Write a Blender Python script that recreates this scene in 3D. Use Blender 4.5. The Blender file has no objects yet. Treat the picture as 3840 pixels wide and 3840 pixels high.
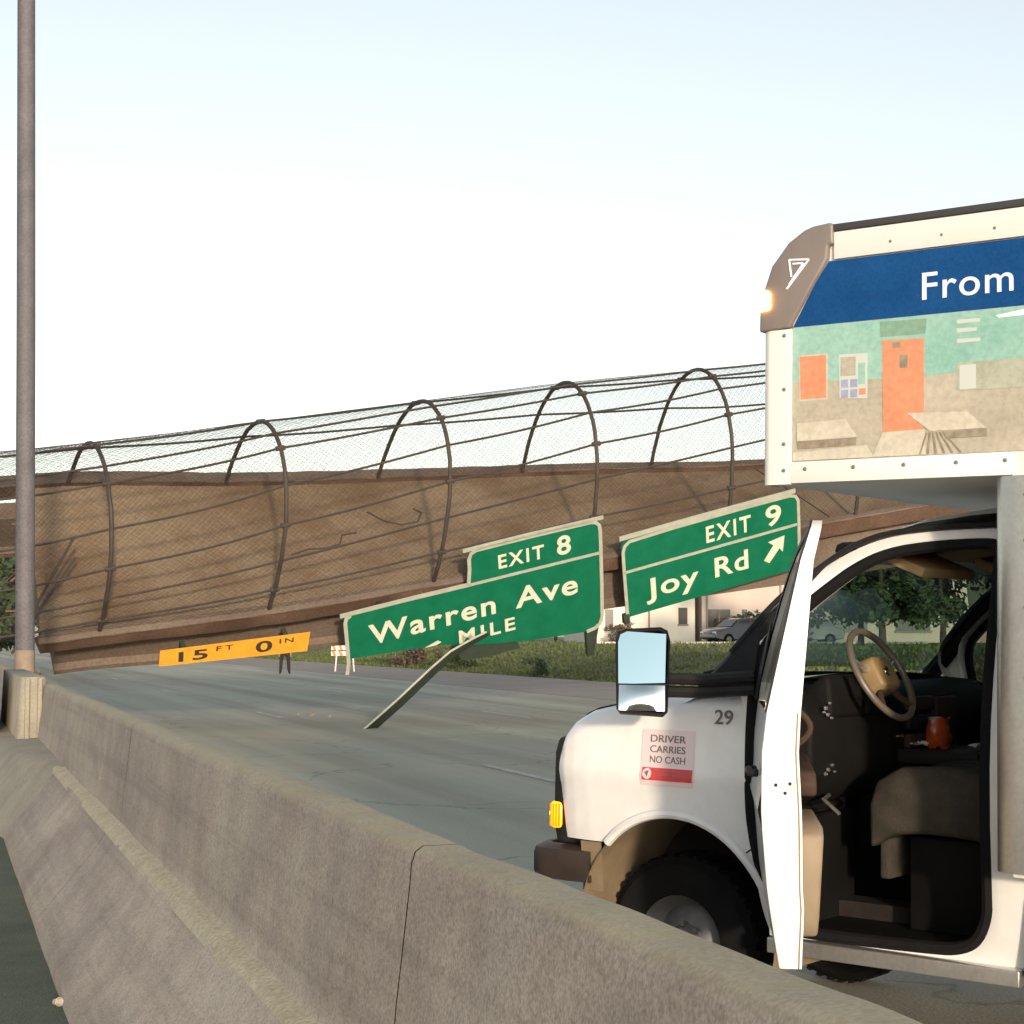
import bpy, bmesh, math, random
import numpy as np
from mathutils import Vector, Matrix
random.seed(7); rng = np.random.default_rng(7)
R = math.radians
S = bpy.context.scene
C = S.collection

# ------------------------------------------------------------------ camera
cam = bpy.data.cameras.new('camera'); camo = bpy.data.objects.new('camera', cam); C.objects.link(camo)
camo.location = (0, 0, 1.57); camo.rotation_euler = (R(90 + 3.94), 0, 0)
cam.sensor_width = 36; cam.lens = 63.35; cam.clip_start = 0.05; cam.clip_end = 6000
S.camera = camo
# ------------------------------------------------------------------ sky, sun, exposure
SUN_AZ, SUN_EL = 168.5, 7.0          # azimuth clockwise from +Y: low behind the photographer, a little to the right
W = bpy.data.worlds.new('World'); S.world = W; W.use_nodes = True
nt = W.node_tree; nt.nodes.clear()
sky = nt.nodes.new('ShaderNodeTexSky'); sky.sky_type = 'NISHITA'; sky.sun_disc = False
sky.sun_elevation = R(SUN_EL); sky.sun_rotation = R(SUN_AZ); sky.altitude = 0
sky.air_density = 1.0; sky.dust_density = 1.3; sky.ozone_density = 1.0
bg = nt.nodes.new('ShaderNodeBackground'); bg.inputs[1].default_value = 0.15
out = nt.nodes.new('ShaderNodeOutputWorld')
hs = nt.nodes.new('ShaderNodeHueSaturation'); hs.inputs['Saturation'].default_value = 0.42     # thin milky dawn haze
nt.links.new(sky.outputs[0], hs.inputs['Color']); nt.links.new(hs.outputs[0], bg.inputs[0]); nt.links.new(bg.outputs[0], out.inputs[0])
sl = bpy.data.lights.new('sun', 'SUN'); sl.energy = 2.0; sl.angle = R(2.8); sl.color = (1.0, 0.80, 0.58)
so = bpy.data.objects.new('sun', sl); C.objects.link(so)
sd = Vector((math.sin(R(SUN_AZ)) * math.cos(R(SUN_EL)), math.cos(R(SUN_AZ)) * math.cos(R(SUN_EL)), math.sin(R(SUN_EL))))
so.rotation_euler = sd.to_track_quat('Z', 'Y').to_euler(); so.location = (0, -20, 20)
S.view_settings.view_transform = 'Standard'; S.view_settings.look = 'None'
S.view_settings.gamma = 1; S.view_settings.exposure = 1.06

# ------------------------------------------------------------------ materials
MATS = {}
def mat(name, col, rough=0.6, metal=0.0, var=0.0, scale=8.0, bump=0.0, bscale=60.0, col2=None, spec=0.5, speck=0.0, emit=None, estr=0.0, coat=0.0, detail=6):
    m = bpy.data.materials.new(name); m.use_nodes = True; t = m.node_tree; b = t.nodes['Principled BSDF']
    b.inputs['Base Color'].default_value = (*col, 1); b.inputs['Roughness'].default_value = rough
    b.inputs['Metallic'].default_value = metal; b.inputs['Specular IOR Level'].default_value = spec
    b.inputs['Coat Weight'].default_value = coat
    if emit: b.inputs['Emission Color'].default_value = (*emit, 1); b.inputs['Emission Strength'].default_value = estr
    tc = t.nodes.new('ShaderNodeTexCoord')
    if var or col2:
        n = t.nodes.new('ShaderNodeTexNoise'); n.inputs['Scale'].default_value = scale; n.inputs['Detail'].default_value = detail; n.inputs['Roughness'].default_value = 0.62
        t.links.new(tc.outputs['Object'], n.inputs['Vector'])
        r = t.nodes.new('ShaderNodeValToRGB'); r.color_ramp.elements[0].position = 0.32; r.color_ramp.elements[1].position = 0.68
        c2 = col2 or tuple(min(1, c * (1 + var)) for c in col); c1 = col if col2 else tuple(c * (1 - var) for c in col)
        r.color_ramp.elements[0].color = (*c1, 1); r.color_ramp.elements[1].color = (*c2, 1)
        t.links.new(n.outputs[0], r.inputs[0]); src = r.outputs[0]
        if speck:
            n2 = t.nodes.new('ShaderNodeTexNoise'); n2.inputs['Scale'].default_value = bscale; n2.inputs['Detail'].default_value = 3
            t.links.new(tc.outputs['Object'], n2.inputs['Vector'])
            r2 = t.nodes.new('ShaderNodeValToRGB'); r2.color_ramp.elements[0].position = 0.35; r2.color_ramp.elements[1].position = 0.62
            v = 1 - speck; r2.color_ramp.elements[0].color = (v, v, v, 1); r2.color_ramp.elements[1].color = (1, 1, 1, 1)
            t.links.new(n2.outputs[0], r2.inputs[0])
            mx = t.nodes.new('ShaderNodeMix'); mx.data_type = 'RGBA'; mx.blend_type = 'MULTIPLY'; mx.inputs[0].default_value = 1
            t.links.new(src, mx.inputs[6]); t.links.new(r2.outputs[0], mx.inputs[7]); src = mx.outputs[2]
        t.links.new(src, b.inputs['Base Color'])
    if bump:
        nb = t.nodes.new('ShaderNodeTexNoise'); nb.inputs['Scale'].default_value = bscale; nb.inputs['Detail'].default_value = 5
        t.links.new(tc.outputs['Object'], nb.inputs['Vector'])
        bp = t.nodes.new('ShaderNodeBump'); bp.inputs['Strength'].default_value = bump; bp.inputs['Distance'].default_value = 0.02
        t.links.new(nb.outputs[0], bp.inputs['Height']); t.links.new(bp.outputs[0], b.inputs['Normal'])
    MATS[name] = m
    return m
def glass(name, tint, refl=0.12, rough=0.02):
    m = bpy.data.materials.new(name); m.use_nodes = True; t = m.node_tree; t.nodes.clear()
    o = t.nodes.new('ShaderNodeOutputMaterial'); tr = t.nodes.new('ShaderNodeBsdfTransparent'); tr.inputs[0].default_value = (*tint, 1)
    g = t.nodes.new('ShaderNodeBsdfGlossy'); g.inputs['Roughness'].default_value = rough; g.inputs[0].default_value = (1, 1, 1, 1)
    lw = t.nodes.new('ShaderNodeLayerWeight'); lw.inputs[0].default_value = 0.5
    pw = t.nodes.new('ShaderNodeMath'); pw.operation = 'POWER'; pw.inputs[1].default_value = 4.0; t.links.new(lw.outputs['Facing'], pw.inputs[0])
    mu = t.nodes.new('ShaderNodeMath'); mu.operation = 'MULTIPLY_ADD'; mu.inputs[1].default_value = 0.8; mu.inputs[2].default_value = refl * .3
    t.links.new(pw.outputs[0], mu.inputs[0])
    mx = t.nodes.new('ShaderNodeMixShader'); t.links.new(mu.outputs[0], mx.inputs[0]); t.links.new(tr.outputs[0], mx.inputs[1]); t.links.new(g.outputs[0], mx.inputs[2])
    t.links.new(mx.outputs[0], o.inputs[0]); MATS[name] = m; return m

mat('barrier', (0.45, 0.385, 0.325), 0.95, col2=(0.555, 0.49, 0.415), scale=3.0, bump=0.03, bscale=120, speck=0.34, detail=10)
mat('barrier_joint', (0.012, 0.010, 0.009), 1.0, spec=0.0, var=0.2)
mat('ledge_pale', (0.46, 0.41, 0.295), 0.95, col2=(0.58, 0.52, 0.39), scale=6, speck=0.3, bscale=60)
mat('pedestal', (0.25, 0.23, 0.19), 0.9, col2=(0.34, 0.32, 0.26), scale=3, bump=0.2, bscale=40, speck=0.15)
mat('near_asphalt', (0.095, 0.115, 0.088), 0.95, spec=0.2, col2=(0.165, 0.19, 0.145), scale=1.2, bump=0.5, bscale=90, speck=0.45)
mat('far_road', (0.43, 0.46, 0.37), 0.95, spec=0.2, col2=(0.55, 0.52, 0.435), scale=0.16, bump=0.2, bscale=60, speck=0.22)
def road_wear(m):
    t = m.node_tree; b = t.nodes['Principled BSDF']; src = b.inputs['Base Color'].links[0].from_socket
    tc = t.nodes.new('ShaderNodeTexCoord'); mp = t.nodes.new('ShaderNodeMapping'); mp.inputs['Scale'].default_value = (0.9, 0.018, 1); t.links.new(tc.outputs['Object'], mp.inputs[0])
    n = t.nodes.new('ShaderNodeTexNoise'); n.inputs['Scale'].default_value = 1.0; n.inputs['Detail'].default_value = 5; t.links.new(mp.outputs[0], n.inputs['Vector'])
    r = t.nodes.new('ShaderNodeValToRGB'); r.color_ramp.elements[0].position = .35; r.color_ramp.elements[1].position = .65; r.color_ramp.elements[0].color = (.70, .67, .67, 1); r.color_ramp.elements[1].color = (1.0, 1.0, 1.0, 1)
    t.links.new(n.outputs[0], r.inputs[0]); mx = t.nodes.new('ShaderNodeMix'); mx.data_type = 'RGBA'; mx.blend_type = 'MULTIPLY'; mx.inputs[0].default_value = 1; t.links.new(src, mx.inputs[6]); t.links.new(r.outputs[0], mx.inputs[7])
    v = t.nodes.new('ShaderNodeTexVoronoi'); v.feature = 'DISTANCE_TO_EDGE'; v.inputs['Scale'].default_value = .22
    n3 = t.nodes.new('ShaderNodeTexNoise'); n3.inputs['Scale'].default_value = .9; n3.inputs['Detail'].default_value = 6; ad = t.nodes.new('ShaderNodeMix'); ad.data_type = 'RGBA'; ad.blend_type = 'LINEAR_LIGHT'; ad.inputs[0].default_value = .9
    t.links.new(tc.outputs['Object'], n3.inputs['Vector']); t.links.new(tc.outputs['Object'], ad.inputs[6]); t.links.new(n3.outputs['Color'], ad.inputs[7]); t.links.new(ad.outputs[2], v.inputs['Vector'])
    r3 = t.nodes.new('ShaderNodeValToRGB'); r3.color_ramp.elements[0].position = .0; r3.color_ramp.elements[1].position = .007; r3.color_ramp.elements[0].color = (.66, .66, .66, 1); r3.color_ramp.elements[1].color = (1, 1, 1, 1); t.links.new(v.outputs['Distance'], r3.inputs[0])
    m2 = t.nodes.new('ShaderNodeMix'); m2.data_type = 'RGBA'; m2.blend_type = 'MULTIPLY'; m2.inputs[0].default_value = 1; t.links.new(mx.outputs[2], m2.inputs[6]); t.links.new(r3.outputs[0], m2.inputs[7]); t.links.new(m2.outputs[2], b.inputs['Base Color'])
def stains(m, scale, lo, p0=.40, p1=.60, stretch=(1, 1, 1)):
    t = m.node_tree; b = t.nodes['Principled BSDF']; src = b.inputs['Base Color'].links[0].from_socket
    tc = t.nodes.new('ShaderNodeTexCoord'); mp = t.nodes.new('ShaderNodeMapping'); mp.inputs['Scale'].default_value = stretch; t.links.new(tc.outputs['Object'], mp.inputs[0])
    n = t.nodes.new('ShaderNodeTexNoise'); n.inputs['Scale'].default_value = scale; n.inputs['Detail'].default_value = 9; n.inputs['Roughness'].default_value = .68; t.links.new(mp.outputs[0], n.inputs['Vector'])
    r = t.nodes.new('ShaderNodeValToRGB'); r.color_ramp.elements[0].position = p0; r.color_ramp.elements[1].position = p1; r.color_ramp.elements[0].color = (*lo, 1); r.color_ramp.elements[1].color = (1, 1, 1, 1); t.links.new(n.outputs[0], r.inputs[0])
    mx = t.nodes.new('ShaderNodeMix'); mx.data_type = 'RGBA'; mx.blend_type = 'MULTIPLY'; mx.inputs[0].default_value = 1; t.links.new(src, mx.inputs[6]); t.links.new(r.outputs[0], mx.inputs[7]); t.links.new(mx.outputs[2], b.inputs['Base Color'])
def top_tint(m, z0, z1, col):      # blends to an olive-yellow tone towards the flat top
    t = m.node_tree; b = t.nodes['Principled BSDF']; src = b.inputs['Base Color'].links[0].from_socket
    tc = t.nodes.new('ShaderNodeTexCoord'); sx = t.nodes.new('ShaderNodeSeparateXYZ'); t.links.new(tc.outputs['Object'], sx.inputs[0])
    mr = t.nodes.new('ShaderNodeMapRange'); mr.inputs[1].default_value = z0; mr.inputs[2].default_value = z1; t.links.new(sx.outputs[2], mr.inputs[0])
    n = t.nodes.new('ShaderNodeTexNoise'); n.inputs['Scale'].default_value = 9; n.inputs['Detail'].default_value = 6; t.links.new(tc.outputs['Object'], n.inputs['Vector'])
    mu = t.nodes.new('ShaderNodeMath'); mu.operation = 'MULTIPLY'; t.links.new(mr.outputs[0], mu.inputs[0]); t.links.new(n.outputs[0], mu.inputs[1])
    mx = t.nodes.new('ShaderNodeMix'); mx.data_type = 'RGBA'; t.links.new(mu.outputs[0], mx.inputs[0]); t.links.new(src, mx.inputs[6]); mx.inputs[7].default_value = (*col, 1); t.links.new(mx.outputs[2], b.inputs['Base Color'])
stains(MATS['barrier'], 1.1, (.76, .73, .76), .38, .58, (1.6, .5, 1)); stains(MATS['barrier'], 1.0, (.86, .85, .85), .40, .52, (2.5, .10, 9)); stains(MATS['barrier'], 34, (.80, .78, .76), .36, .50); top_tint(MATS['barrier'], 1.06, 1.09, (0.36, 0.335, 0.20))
mat('shoulder', (0.27, 0.225, 0.19), 0.9, col2=(0.35, 0.305, 0.26), scale=0.5, bump=0.2, bscale=40, speck=0.2)
mat('paint', (0.5, 0.5, 0.46), 0.7, var=0.3, scale=3, speck=0.3, bscale=20)
mat('earth', (0.06, 0.085, 0.03), 0.95, col2=(0.12, 0.125, 0.05), scale=0.35, bump=0.5, bscale=6)
mat('grass', (0.075, 0.10, 0.038), 0.85, spec=0.2, col2=(0.13, 0.15, 0.062), scale=0.5)
mat('leaf', (0.030, 0.055, 0.022), 0.7, col2=(0.075, 0.11, 0.045), scale=1.2)
mat('leaf_dry', (0.10, 0.07, 0.05), 0.7, col2=(0.16, 0.11, 0.08), scale=1.5)
mat('bark', (0.07, 0.055, 0.042), 0.9, var=0.3, scale=6, bump=0.5, bscale=20)
mat('pole', (0.088, 0.085, 0.096), 0.7, col2=(0.13, 0.124, 0.138), scale=5, bump=0.1, speck=0.25, bscale=40)
mat('pole_base', (0.19, 0.15, 0.12), 0.8, col2=(0.26, 0.20, 0.155), scale=9)
mat('deck', (0.18, 0.136, 0.092), 0.95, spec=0.2, col2=(0.24, 0.184, 0.126), scale=0.5, bump=0.12, bscale=22, speck=0.22)
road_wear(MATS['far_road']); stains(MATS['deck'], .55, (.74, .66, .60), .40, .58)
mat('curb_shaded', (0.075, 0.046, 0.033), 0.95, spec=0.2, col2=(0.12, 0.075, 0.054), scale=1.2, bump=0.3, bscale=25, speck=0.25)  # rusty brown, darkened to carry the shade on the kerb faces
mat('girder', (0.13, 0.098, 0.078), 0.95, spec=0.2, col2=(0.19, 0.148, 0.118), scale=0.8, bump=0.25, bscale=20, speck=0.2)
mat('rust', (0.20, 0.085, 0.05), 0.9, col2=(0.30, 0.15, 0.09), scale=4)
mat('cage', (0.052, 0.042, 0.037), 0.65, metal=0.3, var=0.25, scale=5)
mat('wire', (0.06, 0.052, 0.048), 0.6, metal=0.4)
mat('crack', (0.05, 0.04, 0.032), 0.95)
mat('green', (0.0, 0.105, 0.052), 0.55, col2=(0.004, 0.135, 0.068), scale=3, speck=0.12, bscale=70, spec=0.25)
mat('legend', (0.56, 0.545, 0.44), 0.55, var=0.08, scale=8)
mat('sign_frame', (0.40, 0.41, 0.35), 0.5, metal=0.2, var=0.12, scale=6)
mat('sign_back', (0.022, 0.034, 0.022), 0.8, var=0.2)
mat('amber_sign', (0.72, 0.30, 0.02), 0.55, col2=(0.82, 0.37, 0.035), scale=5, speck=0.12)
mat('black_ink', (0.035, 0.03, 0.02), 0.6)
mat('white_paint', (0.74, 0.74, 0.735), 0.3, col2=(0.81, 0.81, 0.81), scale=2.2, coat=0.4, speck=0.05, bscale=14)
mat('alu_white', (0.78, 0.77, 0.74), 0.4, var=0.03, scale=4)
mat('aluminium', (0.56, 0.555, 0.54), 0.33, metal=0.85, col2=(0.68, 0.67, 0.65), scale=3, speck=0.1)
mat('cap_grey', (0.19, 0.165, 0.155), 0.45, var=0.08, scale=5)
mat('roof_seal', (0.05, 0.05, 0.05), 0.6)
mat('rivet', (0.30, 0.28, 0.26), 0.4, metal=0.7)
mat('blue', (0.005, 0.055, 0.19), 0.35, col2=(0.010, 0.075, 0.24), scale=5, speck=0.18, bscale=90, spec=0.12)
mat('white_ink', (0.75, 0.78, 0.84), 0.4)
mat('print_teal', (0.22, 0.44, 0.38), 0.4, col2=(0.33, 0.53, 0.47), scale=3, speck=0.16, bscale=45)
mat('print_olive', (0.21, 0.36, 0.27), 0.4, var=0.08, speck=0.16, bscale=45)
mat('print_beige', (0.37, 0.345, 0.275), 0.4, col2=(0.49, 0.455, 0.375), scale=4, speck=0.16, bscale=45)
mat('print_orange', (0.66, 0.27, 0.15), 0.4, var=0.06, speck=0.16, bscale=45)
mat('print_cream', (0.55, 0.52, 0.43), 0.4, var=0.06, speck=0.16, bscale=45)
mat('print_brown', (0.26, 0.22, 0.165), 0.4, var=0.3, scale=30)
mat('print_grey', (0.40, 0.42, 0.34), 0.4, var=0.15, scale=8, speck=0.16, bscale=45)
mat('print_lilac', (0.30, 0.32, 0.46), 0.4, var=0.2, scale=30)
mat('print_pale', (0.50, 0.55, 0.52), 0.4)
mat('amber_lamp', (0.9, 0.45, 0.05), 0.3, emit=(1.0, 0.42, 0.06), estr=9.0)
mat('amber_turn', (0.9, 0.40, 0.02), 0.3, emit=(1.0, 0.30, 0.0), estr=0.9)
mat('amber_rib', (0.75, 0.22, 0.01), 0.3, emit=(1.0, 0.22, 0.0), estr=0.35)
mat('clear_lamp', (0.5, 0.5, 0.5), 0.15, metal=0.5)
mat('black_plastic', (0.018, 0.018, 0.02), 0.5, var=0.2, spec=0.12)
mat('bumper', (0.035, 0.026, 0.022), 0.5, spec=0.3, col2=(0.055, 0.042, 0.036), scale=6)
mat('rubber', (0.010, 0.010, 0.011), 0.9, var=0.2, spec=0.12)
mat('rim', (0.17, 0.17, 0.175), 0.6, metal=0.3, var=0.2, scale=12)
mat('liner', (0.17, 0.135, 0.09), 0.85, col2=(0.26, 0.20, 0.13), scale=6, spec=0.12)
mat('chassis', (0.025, 0.022, 0.02), 0.9, var=0.3, spec=0.12)
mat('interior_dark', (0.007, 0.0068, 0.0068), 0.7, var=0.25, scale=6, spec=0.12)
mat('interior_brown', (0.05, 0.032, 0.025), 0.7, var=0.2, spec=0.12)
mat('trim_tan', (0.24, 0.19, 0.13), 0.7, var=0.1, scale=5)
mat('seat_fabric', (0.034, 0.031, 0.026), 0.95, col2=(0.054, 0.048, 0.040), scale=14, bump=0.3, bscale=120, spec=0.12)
mat('headliner', (0.42, 0.30, 0.16), 0.9, var=0.08)
mat('wheel_rim_plastic', (0.11, 0.095, 0.075), 0.45)
mat('wheel_pad', (0.24, 0.17, 0.08), 0.5, var=0.06)
mat('gold_badge', (0.85, 0.60, 0.25), 0.2, metal=1.0)
mat('silver', (0.7, 0.7, 0.7), 0.25, metal=0.9)
mat('bag_orange', (0.36, 0.06, 0.015), 0.25, var=0.3, scale=25, coat=0.5)
mat('paper', (0.75, 0.72, 0.66), 0.7)
mat('sticker', (0.72, 0.60, 0.62), 0.4)
mat('sticker_red', (0.62, 0.05, 0.055), 0.4, var=0.1, scale=40)
mat('ink_grey', (0.14, 0.125, 0.13), 0.5)
mat('mirror', (0.36, 0.52, 0.58), 0.03, metal=1.0)  # blue of the reflected sky put into the base colour
mat('mirror_low', (0.50, 0.58, 0.60), 0.06, metal=1.0)
mat('skin', (0.42, 0.26, 0.19), 0.6); mat('jacket', (0.03, 0.035, 0.05), 0.9); mat('trouser', (0.02, 0.02, 0.022), 0.9); mat('hair', (0.03, 0.02, 0.015), 0.8)
mat('barricade_white', (0.75, 0.74, 0.70), 0.6); mat('barricade_orange', (0.75, 0.22, 0.04), 0.6)
mat('wall_white', (0.72, 0.68, 0.58), 0.85, var=0.05, scale=0.6, bump=0.1, bscale=8)
mat('wall_pink', (0.50, 0.42, 0.37), 0.85, var=0.07, scale=0.5, bump=0.1, bscale=8)
mat('window_dark', (0.05, 0.045, 0.045), 0.15)
mat('trim_grey', (0.20, 0.18, 0.17), 0.7)
mat('cup', (0.5, 0.46, 0.40), 0.5)
glass('windshield_glass', (0.30, 0.43, 0.38), 0.15)
glass('side_glass', (0.16, 0.19, 0.18), 0.2)

# ------------------------------------------------------------------ mesh helpers
class MB:
    def __init__(s): s.v = []; s.f = []; s.mi = []
    def add(s, vs, fs, mi=0):
        o = len(s.v); s.v += [tuple(p) for p in vs]; s.f += [tuple(i + o for i in q) for q in fs]; s.mi += [mi] * len(fs); return s
    def box(s, x0, x1, y0, y1, z0, z1, mi=0, M=None):
        vs = [Vector((x, y, z)) for x in (x0, x1) for y in (y0, y1) for z in (z0, z1)]
        if M is not None: vs = [M @ p for p in vs]
        return s.add(vs, [(0, 1, 3, 2), (4, 6, 7, 5), (0, 4, 5, 1), (2, 3, 7, 6), (0, 2, 6, 4), (1, 5, 7, 3)], mi)
    def prism(s, poly, f0, f1, mi=0):
        """poly: 2D points; f0,f1: functions (a,b)->3D for the two faces"""
        n = len(poly); vs = [f0(*p) for p in poly] + [f1(*p) for p in poly]
        fs = [tuple(range(n))[::-1], tuple(range(n, 2 * n))] + [(i, (i + 1) % n, n + (i + 1) % n, n + i) for i in range(n)]
        return s.add(vs, fs, mi)
    def grid(s, rows, closed=False, mi=0):
        n = len(rows[0]); vs = [p for r in rows for p in r]; fs = []
        for i in range(len(rows) - 1):
            for j in range(n if closed else n - 1):
                k = (j + 1) % n; fs.append((i * n + j, i * n + k, (i + 1) * n + k, (i + 1) * n + j))
        return s.add(vs, fs, mi)
    def tube(s, path, r, n=8, caps=True, mi=0):
        path = [Vector(p) for p in path]; rows = []; m = len(path)
        rs = r if hasattr(r, '__len__') else [r] * m
        d0 = (path[1] - path[0]).normalized(); up = Vector((0, 0, 1)) if abs(d0.z) < .9 else Vector((1, 0, 0))
        for i, p in enumerate(path):
            d = (path[min(i + 1, m - 1)] - path[max(i - 1, 0)]).normalized()
            a = d.cross(up)
            if a.length < 1e-5: a = d.orthogonal()
            a.normalize(); b = a.cross(d).normalized(); up = b
            rows.append([p + (a * math.cos(t) + b * math.sin(t)) * rs[i] for t in [2 * math.pi * k / n for k in range(n)]])
        s.grid(rows, True, mi)
        if caps:
            o = len(s.v) - m * n; s.f.append(tuple(o + k for k in range(n))[::-1]); s.f.append(tuple(o + (m - 1) * n + k for k in range(n))); s.mi += [mi, mi]
        return s
    def lathe(s, prof, n=32, fn=None, closed=True, mi=0):
        """prof: (radius, axial) ; fn maps (r*cos, r*sin, axial) to 3D"""
        fn = fn or (lambda a, b, c: (a, b, c)); rows = []
        for r, h in prof: rows.append([fn(r * math.cos(2 * math.pi * k / n), r * math.sin(2 * math.pi * k / n), h) for k in range(n)])
        return s.grid(rows, True, mi)
    def build(s, name, m, parent=None, bevel=0, seg=2, smooth=True, ang=35, recalc=True):
        me = bpy.data.meshes.new(name); me.from_pydata([tuple(p) for p in s.v], [], s.f)
        ms = m if isinstance(m, (list, tuple)) else [m]
        for k in ms: me.materials.append(MATS[k])
        if len(ms) > 1: me.polygons.foreach_set('material_index', s.mi)
        bm = bmesh.new(); bm.from_mesh(me)
        if recalc: bmesh.ops.recalc_face_normals(bm, faces=bm.faces)
        if bevel:
            es = [e for e in bm.edges if len(e.link_faces) == 2 and e.calc_face_angle(0) > R(ang)]
            bmesh.ops.bevel(bm, geom=es, offset=bevel, segments=seg, affect='EDGES', profile=0.5, clamp_overlap=True)
        if smooth:
            for fc in bm.faces: fc.smooth = True
            for e in bm.edges:
                if len(e.link_faces) == 2 and e.calc_face_angle(0) > R(ang): e.smooth = False
        bm.to_mesh(me); bm.free()
        return link(name, me, parent)
def link(name, me, parent=None):
    o = bpy.data.objects.new(name, me); C.objects.link(o)
    if parent is not None: o.parent = parent
    return o
def tag(o, label=None, cat=None, group=None, kind=None):
    if label: o['label'] = label
    if cat: o['category'] = cat
    if group: o['group'] = group
    if kind: o['kind'] = kind
    return o
def empty(name, loc=(0, 0, 0), rot=(0, 0, 0)):
    o = bpy.data.objects.new(name, None); C.objects.link(o); o.location = loc; o.rotation_euler = rot; o.empty_display_size = .2; return o
def copy_tree(o, parent=None):
    c = o.copy(); C.objects.link(c); c.parent = parent
    for ch in list(o.children): copy_tree(ch, c)
    return c
def text_data(body, bold=0.0, spacing=1.0, shear=0.0):
    cu = bpy.data.curves.new('t', 'FONT'); cu.body = body; cu.size = 1; cu.offset = bold; cu.space_character = spacing; cu.resolution_u = 5; cu.extrude = 0.5; cu.shear = shear
    o = bpy.data.objects.new('t', cu); C.objects.link(o); bpy.context.view_layer.update()
    me = bpy.data.meshes.new_from_object(o.evaluated_get(bpy.context.evaluated_depsgraph_get()))
    vs = np.array([v.co[:] for v in me.vertices]); fs = [tuple(p.vertices) for p in me.polygons]
    bpy.data.objects.remove(o); bpy.data.curves.remove(cu); bpy.data.meshes.remove(me)
    vs[:, 0] -= vs[:, 0].min(); vs[:, 1] -= vs[:, 1].min()
    return vs, fs
def text_part(name, body, m, parent, fn, x0, x1, y0, y1, depth=0.004, bold=0.0, spacing=1.0):
    """text fitted into the rectangle x0..x1, y0..y1 of the surface frame fn(x, y, outward)"""
    vs, fs = text_data(body, bold, spacing)
    sx = (x1 - x0) / vs[:, 0].max(); sy = (y1 - y0) / vs[:, 1].max()
    b = MB(); b.add([fn(x0 + v[0] * sx, y0 + v[1] * sy, (v[2] + .5) * depth) for v in vs], fs)
    return b.build(name, m, parent, smooth=False)
def lerp(x, xs, ys): return float(np.interp(x, xs, ys))
def smooth_interp(x, xs, ys):
    # monotone-ish cubic (Catmull-Rom) interpolation
    i = max(0, min(len(xs) - 2, int(np.searchsorted(xs, x)) - 1)); t = (x - xs[i]) / (xs[i + 1] - xs[i]); t = max(0, min(1, t)) if 0 < i < len(xs) - 2 else t
    def sl(k):
        if k <= 0: return (ys[1] - ys[0]) / (xs[1] - xs[0])
        if k >= len(xs) - 1: return (ys[-1] - ys[-2]) / (xs[-1] - xs[-2])
        return (ys[k + 1] - ys[k - 1]) / (xs[k + 1] - xs[k - 1])
    h = xs[i + 1] - xs[i]; m0, m1 = sl(i) * h, sl(i + 1) * h
    return (2 * t**3 - 3 * t**2 + 1) * ys[i] + (t**3 - 2 * t**2 + t) * m0 + (-2 * t**3 + 3 * t**2) * ys[i + 1] + (t**3 - t**2) * m1

# ------------------------------------------------------------------ the setting: road frame (local x = across, y = along the freeway)
RA = 17.8
RZ = (0, 0, R(RA))
UB = Vector((-math.sin(R(RA)), math.cos(R(RA)), 0)); NB = Vector((math.cos(R(RA)), math.sin(R(RA)), 0))
def tl(t, l, z=0.0): return UB * t + NB * l + Vector((0, 0, z))
def sheet(name, x0, x1, y0, y1, z, m, nx=1, ny=1):
    b = MB(); b.grid([[(x0 + (x1 - x0) * i / nx, y0 + (y1 - y0) * j / ny, z) for i in range(nx + 1)] for j in range(ny + 1)])
    o = b.build(name, m, smooth=False); o.rotation_euler = RZ; return o
g = sheet('ground', -900, 900, -300, 2500, -0.06, 'earth'); tag(g, kind='structure')
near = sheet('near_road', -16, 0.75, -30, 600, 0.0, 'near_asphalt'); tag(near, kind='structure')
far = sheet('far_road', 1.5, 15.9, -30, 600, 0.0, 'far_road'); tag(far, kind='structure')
sh = sheet('shoulder_pavement', 15.9, 22.0, -30, 600, 0.004, 'shoulder'); tag(sh, kind='structure')
dash = None
def lane_mark(name, l, t0, t1, w):
    b = MB(); b.add([(l - w / 2, t0, .005), (l + w / 2, t0, .005), (l + w / 2, t1, .005), (l - w / 2, t1, .005)], [(0, 1, 2, 3)])
    return b.build(name, 'paint', far, smooth=False)
for k in range(-1, 7): lane_mark('lane_dash', 6.45, 18.2 + 16.2 * k, 21.2 + 16.2 * k, .13)
for k in range(-1, 7): lane_mark('lane_dash', 11.0, 16.1 + 16.9 * k, 19.4 + 16.9 * k, .13)
lane_mark('edge_line', 15.6, -10, 200, .12); lane_mark('edge_line', 2.35, 22, 200, .10)

# embankment beyond the shoulder, rising to the level of the service road
def emb_z(l, t):
    k = max(0, min(1, (l - 22) / 11)); k = k * k * (3 - 2 * k)
    return 1.1 * k + 0.06 * math.sin(l * .9 + t * .31) * k + .05 * math.sin(t * .83 + l * 1.7) * k
ls = list(np.linspace(22, 36, 20)) + [42, 60, 90, 140, 300]
ts = list(np.linspace(-20, 160, 120)) + [200, 300, 600]
b = MB(); b.grid([[(l, t, emb_z(l, t) - .02 * (l <= 22)) for l in ls] for t in ts]); emb = b.build('embankment_ground', 'earth'); emb.rotation_euler = RZ; tag(emb, kind='structure')
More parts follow.
